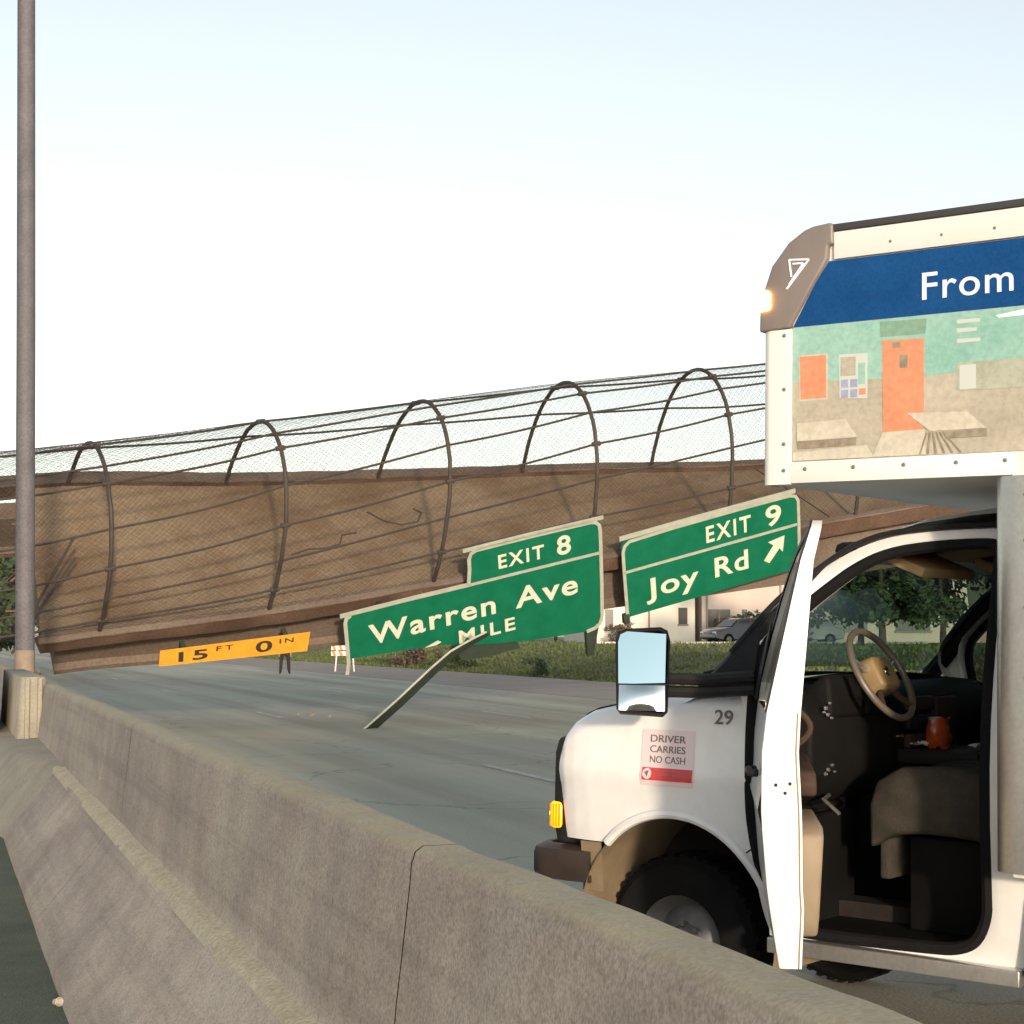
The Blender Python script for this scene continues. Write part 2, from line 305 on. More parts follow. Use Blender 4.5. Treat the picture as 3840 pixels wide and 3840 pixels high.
# grass on the embankment (uncountable)
b = MB()
for i in range(26000):
    l = 22.0 + abs(random.gauss(0, 1)) * 9; t = random.uniform(38, 130); z = emb_z(l, t); h = random.uniform(.05, .17) * (1.5 if random.random() < .06 else 1)
    a = random.uniform(0, 6.28); w = random.uniform(.03, .09); dx, dy = math.cos(a) * w, math.sin(a) * w; lx, ly = random.uniform(-.08, .08), random.uniform(-.08, .08)
    b.add([(l - dx, t - dy, z - .02), (l + dx, t + dy, z - .02), (l + lx, t + ly, z + h)], [(0, 1, 2)])
gr = b.build('grass', 'grass', smooth=False, recalc=False); gr.rotation_euler = RZ; tag(gr, 'rough green grass growing on the bank beyond the road shoulder', 'grass', kind='stuff')

# ------------------------------------------------------------------ concrete median barrier
bar = empty('median_barrier', (0, 0, 0), RZ); tag(bar, 'long worn concrete median barrier running from the foreground to the light pole', 'barrier')
SEC = [(.555, -.05), (.565, .055), (.70, .215), (.84, .385), (.915, .490), (.928, .514), (.945, .526), (.992, .536), (1.000, .548), (1.004, .60), (1.018, .74), (1.034, .87), (1.050, 1.01), (1.054, 1.055), (1.063, 1.085), (1.082, 1.098), (1.165, 1.098), (1.184, 1.085), (1.194, 1.055),
       (1.215, .84), (1.245, .60), (1.265, .545), (1.41, .375), (1.68, .055), (1.69, -.05)]
def vnoise(x, s=1.0):
    return math.sin(x * 1.7 * s + 1.3) * .5 + math.sin(x * 4.3 * s + .4) * .3 + math.sin(x * 9.7 * s + 2.2) * .2
def bprof(t, fine):
    row = []
    for k, (l, z) in enumerate(SEC):
        e = 1 if 0 < k < len(SEC) - 1 else 0; chip = 0
        if fine and k in (14, 15, 16, 17): chip = -.006 * abs(vnoise(t * .7, 2)) - (.012 * max(0, vnoise(t * 2.3 + 5, 2) - .55) if k < 16 else 0)
        if fine and k in (5, 6, 7): chip = .004 * vnoise(t * 1.3, 2)
        row.append((l + e * .006 * vnoise(t + z), t, z + e * (.005 * vnoise(t * .6) + chip)))
    return row
def barrier_seg(t0, t1, step):
    n = max(2, int((t1 - t0) / step)); rows = [bprof(t0 + (t1 - t0) * i / n, step < .2) for i in range(n + 1)]
    b = MB(); b.grid(rows); m = len(SEC); o = len(rows)
    b.f.append(tuple(range(m))); b.f.append(tuple(range((o - 1) * m, o * m))[::-1]); b.mi += [0, 0]
    return b.build('barrier_segment', 'barrier', bar, ang=50)
tj = 4.03; gap = .009
cuts = [tj - 6.1 * 2, tj - 6.1, tj, tj + 6.1, tj + 12.2] + [tj + 12.2 + 2.1] + [24.2 + 6.1 * k for k in range(0, 13)]
for a0, a1 in zip(cuts[:-1], cuts[1:]): barrier_seg(a0 + gap / 2, a1 - gap / 2, .07 if a1 < 11 else .5)
for tc_ in cuts[1:-1]:      # dark sealant in every joint, a few millimetres below the surface
    b = MB(); b.grid([[(1.125 + (l - 1.125) * .9995, y, z - .0002) for l, y, z in bprof(tc_ + d, tc_ < 11)] for d in (-.012, .012)]); b.build('joint_filler', 'barrier_joint', bar)
# pale yellowish strip along the ledge
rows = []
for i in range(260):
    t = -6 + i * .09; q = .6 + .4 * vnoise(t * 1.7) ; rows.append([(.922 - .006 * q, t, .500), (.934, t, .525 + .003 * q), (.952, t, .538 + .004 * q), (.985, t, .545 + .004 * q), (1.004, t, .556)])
b = MB(); b.grid(rows); b.build('ledge_strip', 'ledge_pale', bar, ang=80)
# widened section round the light pole: flared base, two upright slabs with a slot between them
b = MB(); rows = []
for t, w in ((14.2, -.06), (15.0, .03), (15.8, .14), (17, .29), (18.3, .35), (23.5, .35), (25.0, .2), (26.5, -.06)):
    rows.append([(.55 - w, t, -.05), (.56 - w, t, .06), (.93 - w, t, .52), (.99 - w * .9, t, .56), (1.05, t, .58)])
b.grid(rows); b.build('flared_base', 'pedestal', bar, ang=40)
for (l0, l1, t0, t1, z1) in ((.80, 1.08, 18.35, 22.6, 1.17), (.42, .66, 19.6, 23.6, 1.27)):
    b = MB(); ch = .05
    poly = [(l0 + ch, t0), (l1 - ch, t0), (l1, t0 + ch), (l1, t1), (l0, t1), (l0, t0 + ch)]
    b.prism(poly, lambda l, t: (l, t, .5), lambda l, t: (l + (.03 if l < .9 else 0), t + .02, z1)); b.build('pedestal_slab', 'pedestal', bar, bevel=.012, ang=50)
for l in (.90, 1.02): b = MB(); b.box(l - .022, l + .022, 18.30, 18.36, .55, 1.16); b.build('pedestal_rib', 'pedestal', bar, bevel=.008)

# ------------------------------------------------------------------ light pole on the barrier
pole = empty('light_pole', tl(23.8, 1.13, 1.09)); tag(pole, 'tall grey steel light pole standing on the median barrier at left edge', 'light pole')
b = MB(); b.tube([(0.0, 0, .16), (-.065, 0, 4.5), (-.14, 0, 8.8), (-.19, 0, 12.2)], [.122, .118, .112, .10], 24); b.build('shaft', 'pole', pole)
b = MB(); b.tube([(0, 0, .01), (0, 0, .30)], [.128, .124], 24); b.build('base_sleeve', 'pole_base', pole)
b = MB(); b.box(-.17, .17, -.17, .17, -.02, .014); b.build('base_plate', 'pole_base', pole, bevel=.004)
for sx in (-1, 1):
    for sy in (-1, 1): b = MB(); b.tube([(sx * .14, sy * .14, -.01), (sx * .14, sy * .14, .05)], .014, 8); b.build('anchor_bolt', 'rust', pole)
for sx in (-1, 1):
    b = MB(); b.tube([(-.18, 0, 11.7), (-.18 + sx * .7, .2 * sx, 12.2), (-.18 + sx * 1.9, .6 * sx, 12.35)], .04, 10); b.build('lamp_arm', 'pole', pole)
    b = MB(); b.box(-.35, .35, -.14, .14, -.07, .06, M=Matrix.Translation((-.18 + sx * 2.2, .7 * sx, 12.35)) @ Matrix.Rotation(R(17.8), 4, 'Z')); b.build('lamp_head', 'pole', pole, bevel=.04, seg=3)

# ------------------------------------------------------------------ collapsed footbridge
TH = R(20); PERP = Vector((-math.sin(TH), math.cos(TH), 0))
BX = [-11, -9.2, -7.45, -6.58, -4.0, -1.32, 1.34, 3.88, 5.26, 7.95, 9.06, 12.0, 16.0]
BZ = [.98, 1.20, 1.40, 1.53, 1.88, 2.36, 2.83, 3.25, 3.49, 3.98, 4.15, 4.55, 5.1]
BR = [58, 57, 55.5, 54.5, 47.5, 40.0, 34.0, 28.8, 25.5, 20.5, 18.5, 14, 10]
def bP(X): return Vector((X, 28.51 + (X + 7.45) * math.tan(TH), smooth_interp(X, BX, BZ)))
def bframe(X):
    p = bP(X); a = (bP(X + .05) - bP(X - .05)).normalized(); z = a.cross(PERP).normalized()
    if z.z < 0: z = -z
    q = R(smooth_interp(X, BX, BR)); w = PERP * math.cos(q) + z * math.sin(q); h = -PERP * math.sin(q) + z * math.cos(q)
    return p, a, w, h
def bpt(X, w, h):
    p, a, wv, hv = bframe(X); return p + wv * w + hv * h
BW = 3.4
br = empty('footbridge', bP(0) * 0 + Vector((bP(0).x, bP(0).y, 0))); tag(br, 'collapsed brown concrete footbridge tilted across the freeway under an arched fence', 'footbridge')
BO = Vector(br.location)
def bl(X, w, h): return bpt(X, w, h) - BO
def xs_for(w, jag, ext=True):
    if not ext: return -7.48 + .30 * w / BW + jag * .6
    return -7.48 + (.30 * w / BW if w < 3.1 else -1.9) + jag * (.6 if w < 3.1 else .3)
def sweep(name, sec, m, n=70, x1=16.0, x0=None, jit=0.0, ext=True):
    js = [random.uniform(-.10, .10) for _ in sec]; rows = []
    for i in range(n + 1):
        u = i / n; row = []
        for k, (w, h) in enumerate(sec):
            xa = xs_for(w, js[k], ext) if x0 is None else x0; X = xa + (x1 - xa) * u
            row.append(bl(X, w + random.gauss(0, jit), h + random.gauss(0, jit)))
        rows.append(row)
    b = MB(); b.grid(rows, True); k = len(sec); b.f.append(tuple(range(k))); b.f.append(tuple(range(n * k, n * k + k))); b.mi += [0, 0]
    return b.build(name, m, br, ang=40)
sweep('deck_slab', [(.03, -.22), (3.37, -.22), (3.37, 0), (2.6, .0), (1.7, .01), (.8, 0), (.03, 0)], 'deck', n=90, jit=.004, ext=False)
sweep('edge_kerb', [(0, -.20), (0, .05), (.02, .07), (.16, .07), (.18, .05), (.18, -.003)], 'curb_shaded', jit=.005, n=110)
sweep('edge_kerb', [(3.19, -.20), (3.19, .08), (3.21, .10), (3.38, .10), (3.40, .08), (3.40, -.24), (3.385, -.24)], 'curb_shaded', jit=.005, n=110)
sweep('kerb_lit_top', [(3.17, .102), (3.17, .132), (3.41, .132), (3.41, .102)], 'girder', jit=.004, n=110)  # added pale strip: the lit kerb top put into colour
sweep('kerb_lit_top', [(-.015, .072), (-.015, .098), (.19, .098), (.19, .072)], 'girder', jit=.004, n=110)  # near kerb likewise: its lit top edge drawn as a paler strip
sweep('girder', [(.30, -.222), (.30, -1.0), (.20, -1.06), (.20, -1.16), (.74, -1.16), (.74, -1.06), (.64, -1.0), (.64, -.222)], 'girder', jit=.002, x0=-7.2)
sweep('girder', [(2.76, -.222), (2.76, -1.0), (2.66, -1.06), (2.66, -1.16), (3.20, -1.16), (3.20, -1.06), (3.10, -1.0), (3.10, -.222)], 'girder', jit=.002, x0=-9.0)
# rusty reinforcement at the broken end
for k in range(9):
    w = .3 + k * .36; p0 = bl(xs_for(w, .25), w, -.1); d = Vector((-random.uniform(.3, .8), random.uniform(-.2, .2), random.uniform(-.35, .1)))
    b = MB(); b.tube([p0, p0 + d * .5 + Vector((0, 0, .04)), p0 + d], .014, 6); b.build('reinforcing_bar', 'rust', br)
# arched pipes
HSX = [-11, -6.58, -4.0, -1.32, 1.34, 3.88, 16]
def crush(X): return lerp(X, HSX, [.74, .77, .87, .90, .935, .95, 1.0])
def lean(X): return lerp(X, HSX, [.20, .26, .38, .40, .26, .24, .1])
def cpt(X, w, h):
    k = max(0, h - .1); return bl(X + lean(X) * k / 2.7, w, .1 + k * crush(X) if h > .1 else h)
def hoop_pt(ph):
    c, s_ = math.cos(ph), math.sin(ph); cc = math.copysign(abs(c) ** .96, c); ss = abs(s_) ** .92
    return 1.62 - 1.54 * cc, .13 + 2.67 * ss       # ph=0 near foot, pi far foot
HX = [-9.15, -6.58, -4.0, -1.32, 1.34, 3.88, 6.45, 9.0, 11.6, 14.2]
for X in HX:
    wob = [random.gauss(0, .003) for _ in range(30)]
    b = MB(); b.tube([cpt(X + wob[i], *hoop_pt(math.pi * i / 29)) for i in range(30)], .036, 10); b.build('arch_pipe', 'cage', br)
RAILS = [14, 30, 47, 66, 84, 97, 124, 150]
DR = {}
for ph in RAILS:
    pts = []
    sag0 = random.uniform(.0, .04); drift = random.uniform(1.2, 1.9) if ph < 80 else random.uniform(-.7, .9)
    for i in range(len(HX) - 1):
        for k in range(6):
            u = k / 6; X = HX[i] + (HX[i + 1] - HX[i]) * u; w, h = hoop_pt(R(max(2, ph + drift * X))); p = cpt(X, w, h)
            p.z -= sag0 * math.sin(math.pi * u); pts.append(p)
    DR[ph] = drift
    b = MB(); b.tube(pts, .020, 7); b.build('fence_rail', 'cage', br)
# loose bent rails at the broken left end
for (w0, h0, w1, h1, dx) in ((.5, .9, .1, .1, 1.0), (.35, .55, .0, -.1, 1.1)):
    p0 = bl(-6.75, w0 + .9, h0); p1 = bl(-6.75 - dx, w1, h1)
    b = MB(); b.tube([p0, (p0 * .55 + p1 * .45) + Vector((0, 0, .03)), p1], .024, 7); b.build('fence_rail', 'cage', br)
# rail clamps
for X in HX[:7]:
    for ph in RAILS[::2]:
        w, h = hoop_pt(R(max(2, ph + DR[ph] * X))); p = cpt(X, w, h); q = cpt(X + .07, w, h); b = MB(); b.tube([p - (q - p), q], .041, 8); b.build('pipe_clamp', 'cage', br)
# chain-link mesh: two families of diagonal wires over the arch
NA = 40; arc = [hoop_pt(math.pi * i / NA) for i in range(NA + 1)]; cum = [0]
for i in range(NA): cum.append(cum[-1] + math.hypot(arc[i + 1][0] - arc[i][0], arc[i + 1][1] - arc[i][1]))
AL = cum[-1]; Xa, Xb = -9.1, 14.0; pitch = .082
cache = {}
def surf(X, q):
    w = float(np.interp(q, cum, [a[0] for a in arc])); h = float(np.interp(q, cum, [a[1] for a in arc])); k = max(0, h - .1); X = min(Xb, X + lean(X) * k / 2.7); p, a, wv, hv = frames[int(round((X - Xa) / .05))]
    return p + wv * w + hv * (.1 + k * crush(X)) - BO, wv, a
frames = [bframe(Xa + .05 * i) for i in range(int((Xb - Xa) / .05) + 2)]
V = []; F = []; rw = .0031
for fam in (1, -1):
    k0 = int(-AL / pitch) - 1 if fam == 1 else 0
    k1 = int((Xb - Xa) / pitch) + 1 if fam == 1 else int((Xb - Xa + AL) / pitch) + 1
    for k in range(k0, k1):
        pts = []; n = 22
        for i in range(n + 1):
            q = AL * i / n; X = Xa + k * pitch + fam * q
            if Xa <= X <= Xb: pts.append(surf(X, q))
        if len(pts) < 2: continue
        o = len(V)
        for i, (p, wv, a) in enumerate(pts):
            V += [p + a * rw, p - a * rw * .5 + wv * rw * .87, p - a * rw * .5 - wv * rw * .87]
        for i in range(len(pts) - 1):
            for j in range(3): F.append((o + i * 3 + j, o + i * 3 + (j + 1) % 3, o + i * 3 + 3 + (j + 1) % 3, o + i * 3 + 3 + j))
me = bpy.data.meshes.new('chain_link'); me.from_pydata([tuple(v) for v in V], [], F); me.materials.append(MATS['wire']); cl = link('chain_link', me, br); tag(cl, kind='stuff')
# cracks and a dangling torn cable on the deck face
def deck_line(pts, r, m, name):
    b = MB(); b.tube([bl(X, w, .012) for X, w in pts], r, 5); b.build(name, m, br)
deck_line([(-3.3, 1.35), (-3.0, 1.45), (-2.7, 1.42), (-2.45, 1.5), (-2.35, 1.72), (-2.1, 1.75)], .018, 'crack', 'crack')
deck_line([(-1.75, 2.3), (-1.55, 2.0), (-1.3, 1.85), (-1.0, 1.9), (-.85, 2.15), (-.95, 2.3)], .018, 'crack', 'torn_cable')
for X in (6.1,): deck_line([(X, .22), (X + .02, 1.7), (X, 3.17)], .012, 'crack', 'deck_joint')
# right-hand support: wall pier that still carries the far end
b = MB(); b.box(-.5, .5, -1.6, 1.6, 0, 3.7, M=Matrix.Translation(Vector((11.8, 38.2, 0)) - BO) @ Matrix.Rotation(R(20), 4, 'Z')); b.build('pier', 'girder', br, bevel=.03)

# ------------------------------------------------------------------ overhead signs hanging on the bridge
A0 = (bP(3.88) - bP(-6.58)).normalized()
def sign_frame(P, roll, tilt):
    z = A0.cross(PERP).normalized(); z = z if z.z > 0 else -z
    q = R(roll); w = PERP * math.cos(q) + z * math.sin(q); h = -PERP * math.sin(q) + z * math.cos(q)
    a = A0 * math.cos(R(tilt)) + h * math.sin(R(tilt)); bb = h * math.cos(R(tilt)) - A0 * math.sin(R(tilt))
    return Vector(P), a, bb, -w          # origin, right, up, toward the traffic
def sign_root(name, P, roll, tilt, label, cat, group=None):
    P, a, bb, n = sign_frame(P, roll, tilt); o = empty(name, P); M = Matrix((a, bb, n)).transposed().to_4x4(); M.translation = P; o.matrix_world = M
    return tag(o, label, cat, group)
F3 = lambda x, y, z: (x, y, z)
def rounded(x0, x1, y0, y1, r, corners=(1, 1, 1, 1), n=6):
    P = []
    for (cx, cy, a0, on) in ((x1 - r, y1 - r, 0, corners[1]), (x0 + r, y1 - r, 90, corners[0]), (x0 + r, y0 + r, 180, corners[3]), (x1 - r, y0 + r, 270, corners[2])):
        if on: P += [(cx + r * math.cos(R(a0 + 90 * k / n)), cy + r * math.sin(R(a0 + 90 * k / n))) for k in range(n + 1)]
        else: P.append((cx + r * (1 if a0 in (0, 270) else -1), cy + r * (1 if a0 in (0, 90) else -1)))
    return P
def plate(b, poly, z0, z1): b.prism(poly, lambda x, y: (x, y, z0), lambda x, y: (x, y, z1)); return b
def band(b, path, wd, z0, z1):
    n = len(path)
    L = []; Rr = []
    for i, p in enumerate(path):
        p0 = path[max(0, i - 1)]; p1 = path[min(n - 1, i + 1)]; dx, dy = p1[0] - p0[0], p1[1] - p0[1]; d = math.hypot(dx, dy); nx, ny = -dy / d * wd / 2, dx / d * wd / 2
        L.append((p[0] + nx, p[1] + ny)); Rr.append((p[0] - nx, p[1] - ny))
    b.grid([[(*l, z0), (*l, z1), (*r, z1), (*r, z0)] for l, r in zip(L, Rr)], True)
    k = len(b.v) - 4 * n; b.f += [(k, k + 1, k + 2, k + 3), (k + 4 * n - 4, k + 4 * n - 3, k + 4 * n - 2, k + 4 * n - 1)]; b.mi += [0, 0]
# --- EXIT 8 / Warren Ave
wr = sign_root('exit_sign', (-2.80, 29.97, 1.90), 30, 5.9, 'green EXIT 8 Warren Ave sign with torn lower edge hanging from the fallen bridge', 'sign', 'green exit signs on the bridge')
mainp = [(0, 0), (0.0, -.86), (1.0, -.97), (1.8, -1.08), (2.3, -1.24), (3.2, -1.42), (4.42, -1.56), (4.58, -1.52), (4.68, -1.42), (4.70, -1.30), (4.70, 0)]
b = MB(); plate(b, [(.09, .0)] + [(0, -.09)] + mainp[1:], -.012, 0); b.build('main_panel', 'green', wr)
b = MB(); plate(b, rounded(2.24, 4.70, .006, .66, .13, (1, 1, 0, 0)), -.012, 0); b.build('exit_panel', 'green', wr)
for name, path, wd in (('top_border', [(-.06, .015), (1.1, .02), (2.2, .01)], .075), ('divider', [(2.2, .0), (3.4, .002), (4.66, .0)], .05),
        ('left_border', [(.12, -.02), (.045, -.06), (.015, -.14), (.01, -.5), (0.0, -.92), (-.05, -1.16)], .065),
        ('exit_border', [(2.22, .0), (2.255, .3), (2.26, .5), (2.30, .60), (2.40, .645), (3.4, .655), (4.5, .65), (4.60, .62), (4.66, .55), (4.675, .4), (4.675, -.6), (4.665, -1.30), (4.62, -1.45), (4.52, -1.52), (4.36, -1.545)], .065),
        ('top_strip', [(2.16, .69), (3.3, .70), (4.74, .69)], .07)):
    b = MB(); band(b, path, wd, -.006, .014); b.build(name, 'sign_frame', wr)
fw = lambda x, y, z: (x, y, .002 + z)
text_part('lettering', 'EXIT', 'legend', wr, fw, 2.78, 3.62, .17, .44, bold=.02, spacing=1.25); text_part('lettering', '8', 'legend', wr, fw, 3.86, 4.12, .14, .52, bold=.022)
text_part('lettering', 'Warren', 'legend', wr, fw, .40, 2.68, -.70, -.30, bold=.02, spacing=1.15); text_part('lettering', 'Ave', 'legend', wr, fw, 3.05, 4.22, -.71, -.29, bold=.02, spacing=1.12)
text_part('lettering', 'MILE', 'legend', wr, fw, 1.98, 3.02, -1.12, -.86, bold=.02, spacing=1.3)
b = MB(); plate(b, [(1.36, -1.02), (1.60, -.94), (1.66, -.99), (1.56, -1.025), (1.46, -1.025)], .002, .006); b.build('lettering', 'legend', wr, smooth=False)
# torn bottom strip, bent down to the left
sp = [Vector(p) for p in ((2.45, -.96, .10), (2.12, -1.00, .16), (1.74, -1.08, .22), (1.34, -1.28, .28), (.68, -1.68, .36), (.08, -2.02, .42), (-.44, -2.28, .46))]
wd = [.16, .18, .22, .24, .25, .25, .23]
b = MB(); b.grid([[p + Vector((0, 0, 0)), p + Vector((.10, -w * 1.0, -.12)), p + Vector((.10, -w, -.135)), p + Vector((0, 0, -.015))] for p, w in zip(sp, wd)], True); b.f += [(0, 1, 2, 3), tuple(range(24, 28))]; b.mi += [0, 0]; b.build('torn_strip', 'sign_back', wr)
b = MB(); b.tube([p + Vector((0, .01, .005)) for p in sp], .019, 6); b.build('strip_edge', 'sign_frame', wr)
b = MB(); b.tube([sp[-1], sp[-1] + Vector((.02, -.14, -.01)), sp[-1] + Vector((-.03, -.27, -.02))], .024, 6); b.build('strip_edge', 'sign_frame', wr)
# brackets behind
for x in (.7, 2.9): b = MB(); b.box(x - .05, x + .05, -.8, -.06, -.30, -.02); b.build('bracket', 'sign_back', wr, bevel=.006)
b = MB(); plate(b, [(4.36, .6), (4.62, .6), (4.66, -1.35), (4.60, -1.62), (4.50, -2.10), (4.38, -2.12), (4.36, -1.6)], -.14, -.03); b.build('bracket', 'sign_back', wr, bevel=.01)
b = MB(); plate(b, [(1.9, -1.15), (3.05, -1.38), (3.1, -1.55), (2.5, -1.56), (2.0, -1.5)], -.10, -.03); b.build('bent_panel', 'sign_back', wr)
# --- EXIT 9 / Joy Rd
jy = sign_root('exit_sign', (1.90, 31.50, 3.19), 27, 7.4, 'green EXIT 9 Joy Rd sign with arrow, beside the open bus door', 'sign', 'green exit signs on the bridge')
b = MB(); plate(b, rounded(0, 3.56, -1.52, .04, .16, (1, 1, 0, 0)), -.012, 0); b.build('main_panel', 'green', jy)
for name, path, wd in (('divider', [(.0, -.60), (1.8, -.60), (3.52, -.60)], .05), ('border', [(.03, -1.50), (.025, -.6), (.03, -.2), (.07, -.08), (.17, -.01), (1.0, .02), (2.5, .03), (3.36, .02), (3.48, -.02), (3.53, -.12), (3.535, -.6), (3.53, -1.5)], .06),
        ('top_strip', [(-.02, .09), (1.5, .10), (3.48, .09)], .09)):
    b = MB(); band(b, path, wd, -.006, .014); b.build(name, 'sign_frame', jy)
text_part('lettering', 'EXIT', 'legend', jy, fw, 1.66, 2.56, -.47, -.14, bold=.02, spacing=1.25); text_part('lettering', '9', 'legend', jy, fw, 2.86, 3.18, -.50, -.08, bold=.022)
text_part('lettering', 'Joy', 'legend', jy, fw, .42, 1.47, -1.38, -.86, bold=.02, spacing=1.12); text_part('lettering', 'Rd', 'legend', jy, fw, 1.80, 2.48, -1.22, -.82, bold=.02, spacing=1.12)
arrow = [(.0, .0), (.14, -.10), (.42, .22), (.50, .10), (.56, .52), (.12, .46), (.26, .34)]
b = MB(); plate(b, [(2.80 + x * .78, -1.16 + y * .78) for x, y in arrow], .002, .006); b.build('arrow', 'legend', jy, smooth=False)
for x in (.5, 3.0): b = MB(); b.box(x - .05, x + .05, -1.3, -.06, -.30, -.02); b.build('bracket', 'sign_back', jy, bevel=.006)
b = MB(); b.box(-.06, .05, -1.62, -1.44, -.06, .05); b.build('bracket', 'sign_back', jy, bevel=.01)
# --- clearance sign
cs = sign_root('clearance_sign', (-5.66, 29.08, 1.33), 36, -2.2, 'amber 15 FT 0 IN clearance sign on the low end of the fallen bridge', 'sign')
b = MB(); plate(b, [(0, 0), (2.5, 0), (2.47, -.385), (-.02, -.31)], -.012, 0); b.build('panel', 'amber_sign', cs)
text_part('lettering', '15', 'black_ink', cs, fw, .30, .78, -.27, -.07, bold=.02, spacing=1.1); text_part('lettering', 'FT', 'black_ink', cs, fw, .92, 1.20, -.145, -.05, bold=.01, spacing=1.5)
text_part('lettering', '0', 'black_ink', cs, fw, 1.58, 1.86, -.285, -.055, bold=.02); text_part('lettering', 'IN', 'black_ink', cs, fw, 1.98, 2.22, -.155, -.06, bold=.01, spacing=1.3)
for x in (.4, 2.1): b = MB(); b.box(x - .04, x + .04, -.26, -.03, -.24, -.02); b.build('bracket', 'sign_back', cs)

# ------------------------------------------------------------------ shuttle bus (local x forward, y to its left side = toward the camera, z up)
bus = empty('shuttle_bus', (0.908, 6.5, 0), (0, R(-1.0), R(142)))
tag(bus, 'white cutaway shuttle bus with printed side and open driver door', 'bus')
YC = -0.18            # outermost plane of the cab side
YM = -1.18            # centre line
def tum(z): return lerp(z, [.40, .55, .75, 1.0, 1.2, 1.38, 1.6, 1.8, 2.02], [.085, .055, .022, 0, .002, .022, .065, .115, .185])
def ysd(z, extra=0.0): return YC - tum(z) - extra
def mir(y): return 2 * YM - y
def wallpoly(b, poly, y0, y1, mi=0): b.prism(poly, lambda x, z: (x, y0, z), lambda x, z: (x, y1, z), mi); return b
fsd = lambda y: (lambda x, z, o: (-x, y + o, z))       # text frame on a left-hand side plane (reads toward the rear)

# --- coach body over and behind the cab
prof = [(-5.4, .80), (-.90, .80), (-.90, 2.118), (.028, 2.118), (.030, 2.67), (.018, 2.80), (-.03, 2.905), (-.095, 2.972), (-.175, 3.008), (-.26, 3.018), (-5.4, 3.018)]
b = MB(); wallpoly(b, prof, -2.36, -.004); b.build('coach_body', 'alu_white', bus, bevel=.006, ang=40)
b = MB(); wallpoly(b, [(-.252, 2.906), (-5.4, 2.906), (-5.4, 3.004), (-.252, 3.004)], -.003, .012); top_rail = b.build('top_rail', 'alu_white', bus, bevel=.003)
b = MB(); wallpoly(b, [(-.20, 3.006), (-5.4, 3.006), (-5.4, 3.032), (-.20, 3.032)], -.06, .016); b.build('roof_seal', 'roof_seal', bus, bevel=.004)
b = MB(); b.box(-5.4, -.26, -2.3, -.07, 3.02, 3.03); b.build('roof', 'alu_white', bus)
b = MB(); b.grid([[(.036 + .0, -.13, z), (.040, -.06, z), (.036, -.012, z), (.022, .008, z), (.0, .014, z), (-.082, .014, z), (-.082, -.003, z)] for z in (2.113, 2.40, 2.672)]); post = b.build('front_post', 'alu_white', bus, ang=40)
for z in (2.65, 2.455, 2.258, 2.163):
    b = MB(); b.lathe([(.0, .004), (.006, .0035), (.008, 0)], 10, lambda p, q, h: (-.056 + p, .014 + h, z + q)); b.build('rivet', 'rivet', post)
b = MB(); wallpoly(b, [(-.084, 2.116), (-.90, 2.116), (-.90, 2.193), (-.084, 2.193)], -.003, .013); b.v = b.v; low_rail = b.build('lower_rail', 'alu_white', bus, bevel=.003)
for x in (-.141, -.331, -.522, -.713, -.885):
    b = MB(); b.lathe([(.0, .004), (.006, .0035), (.008, 0)], 10, lambda p, q, h: (x + p, .013 + h, 2.165 + q)); b.build('rivet', 'rivet', low_rail)
for x in (-.47, -.66, -.85):
    b = MB(); b.lathe([(.0, .003), (.004, .0025), (.006, 0)], 8, lambda p, q, h: (x + p, .012 + h, 2.945 + q)); b.build('rivet', 'rivet', top_rail)
# grey moulded corner cap
cap = [(.044, 2.669), (.042, 2.738), (.026, 2.82), (-.006, 2.906), (-.075, 2.985), (-.137, 3.022), (-.173, 3.033), (-.236, 3.038), (-.252, 3.034), (-.252, 2.961), (-.231, 2.958), (-.228, 2.909), (-.174, 2.828), (-.077, 2.676)]
b = MB(); wallpoly(b, cap, -.10, .022); capo = b.build('corner_cap', 'cap_grey', bus, bevel=.009, seg=3, ang=40)
b = MB(); b.grid([[(x + .006, y, z + .003) for y in (-2.36, -1.2, -.101)] for x, z in cap[:9]]); b.build('front_cap', 'cap_grey', bus)
for path in ([(-.079, 2.921), (-.159, 2.914), (-.070, 2.817)], [(-.094, 2.905), (-.137, 2.903), (-.079, 2.832)]):
    b = MB(); ps = [Vector((x, .0225, z)) for x, z in path]
    b.tube([ps[0], ps[1] * .97 + ps[0] * .03, ps[1], ps[2] * .03 + ps[1] * .97, ps[2]], .0042, 6); b.build('emblem_stroke', 'white_ink', capo)
b = MB(); b.tube([(-.079, .0225, 2.921), (-.088, .0225, 2.858)], .0042, 6); b.build('emblem_stroke', 'white_ink', capo)
b = MB(); wallpoly(b, [(.046, 2.742), (.036, 2.815), (.02, 2.822), (-.004, 2.812), (-.004, 2.748)], -.04, .034); b.build('marker_lamp', 'amber_lamp', bus, bevel=.008, seg=3)
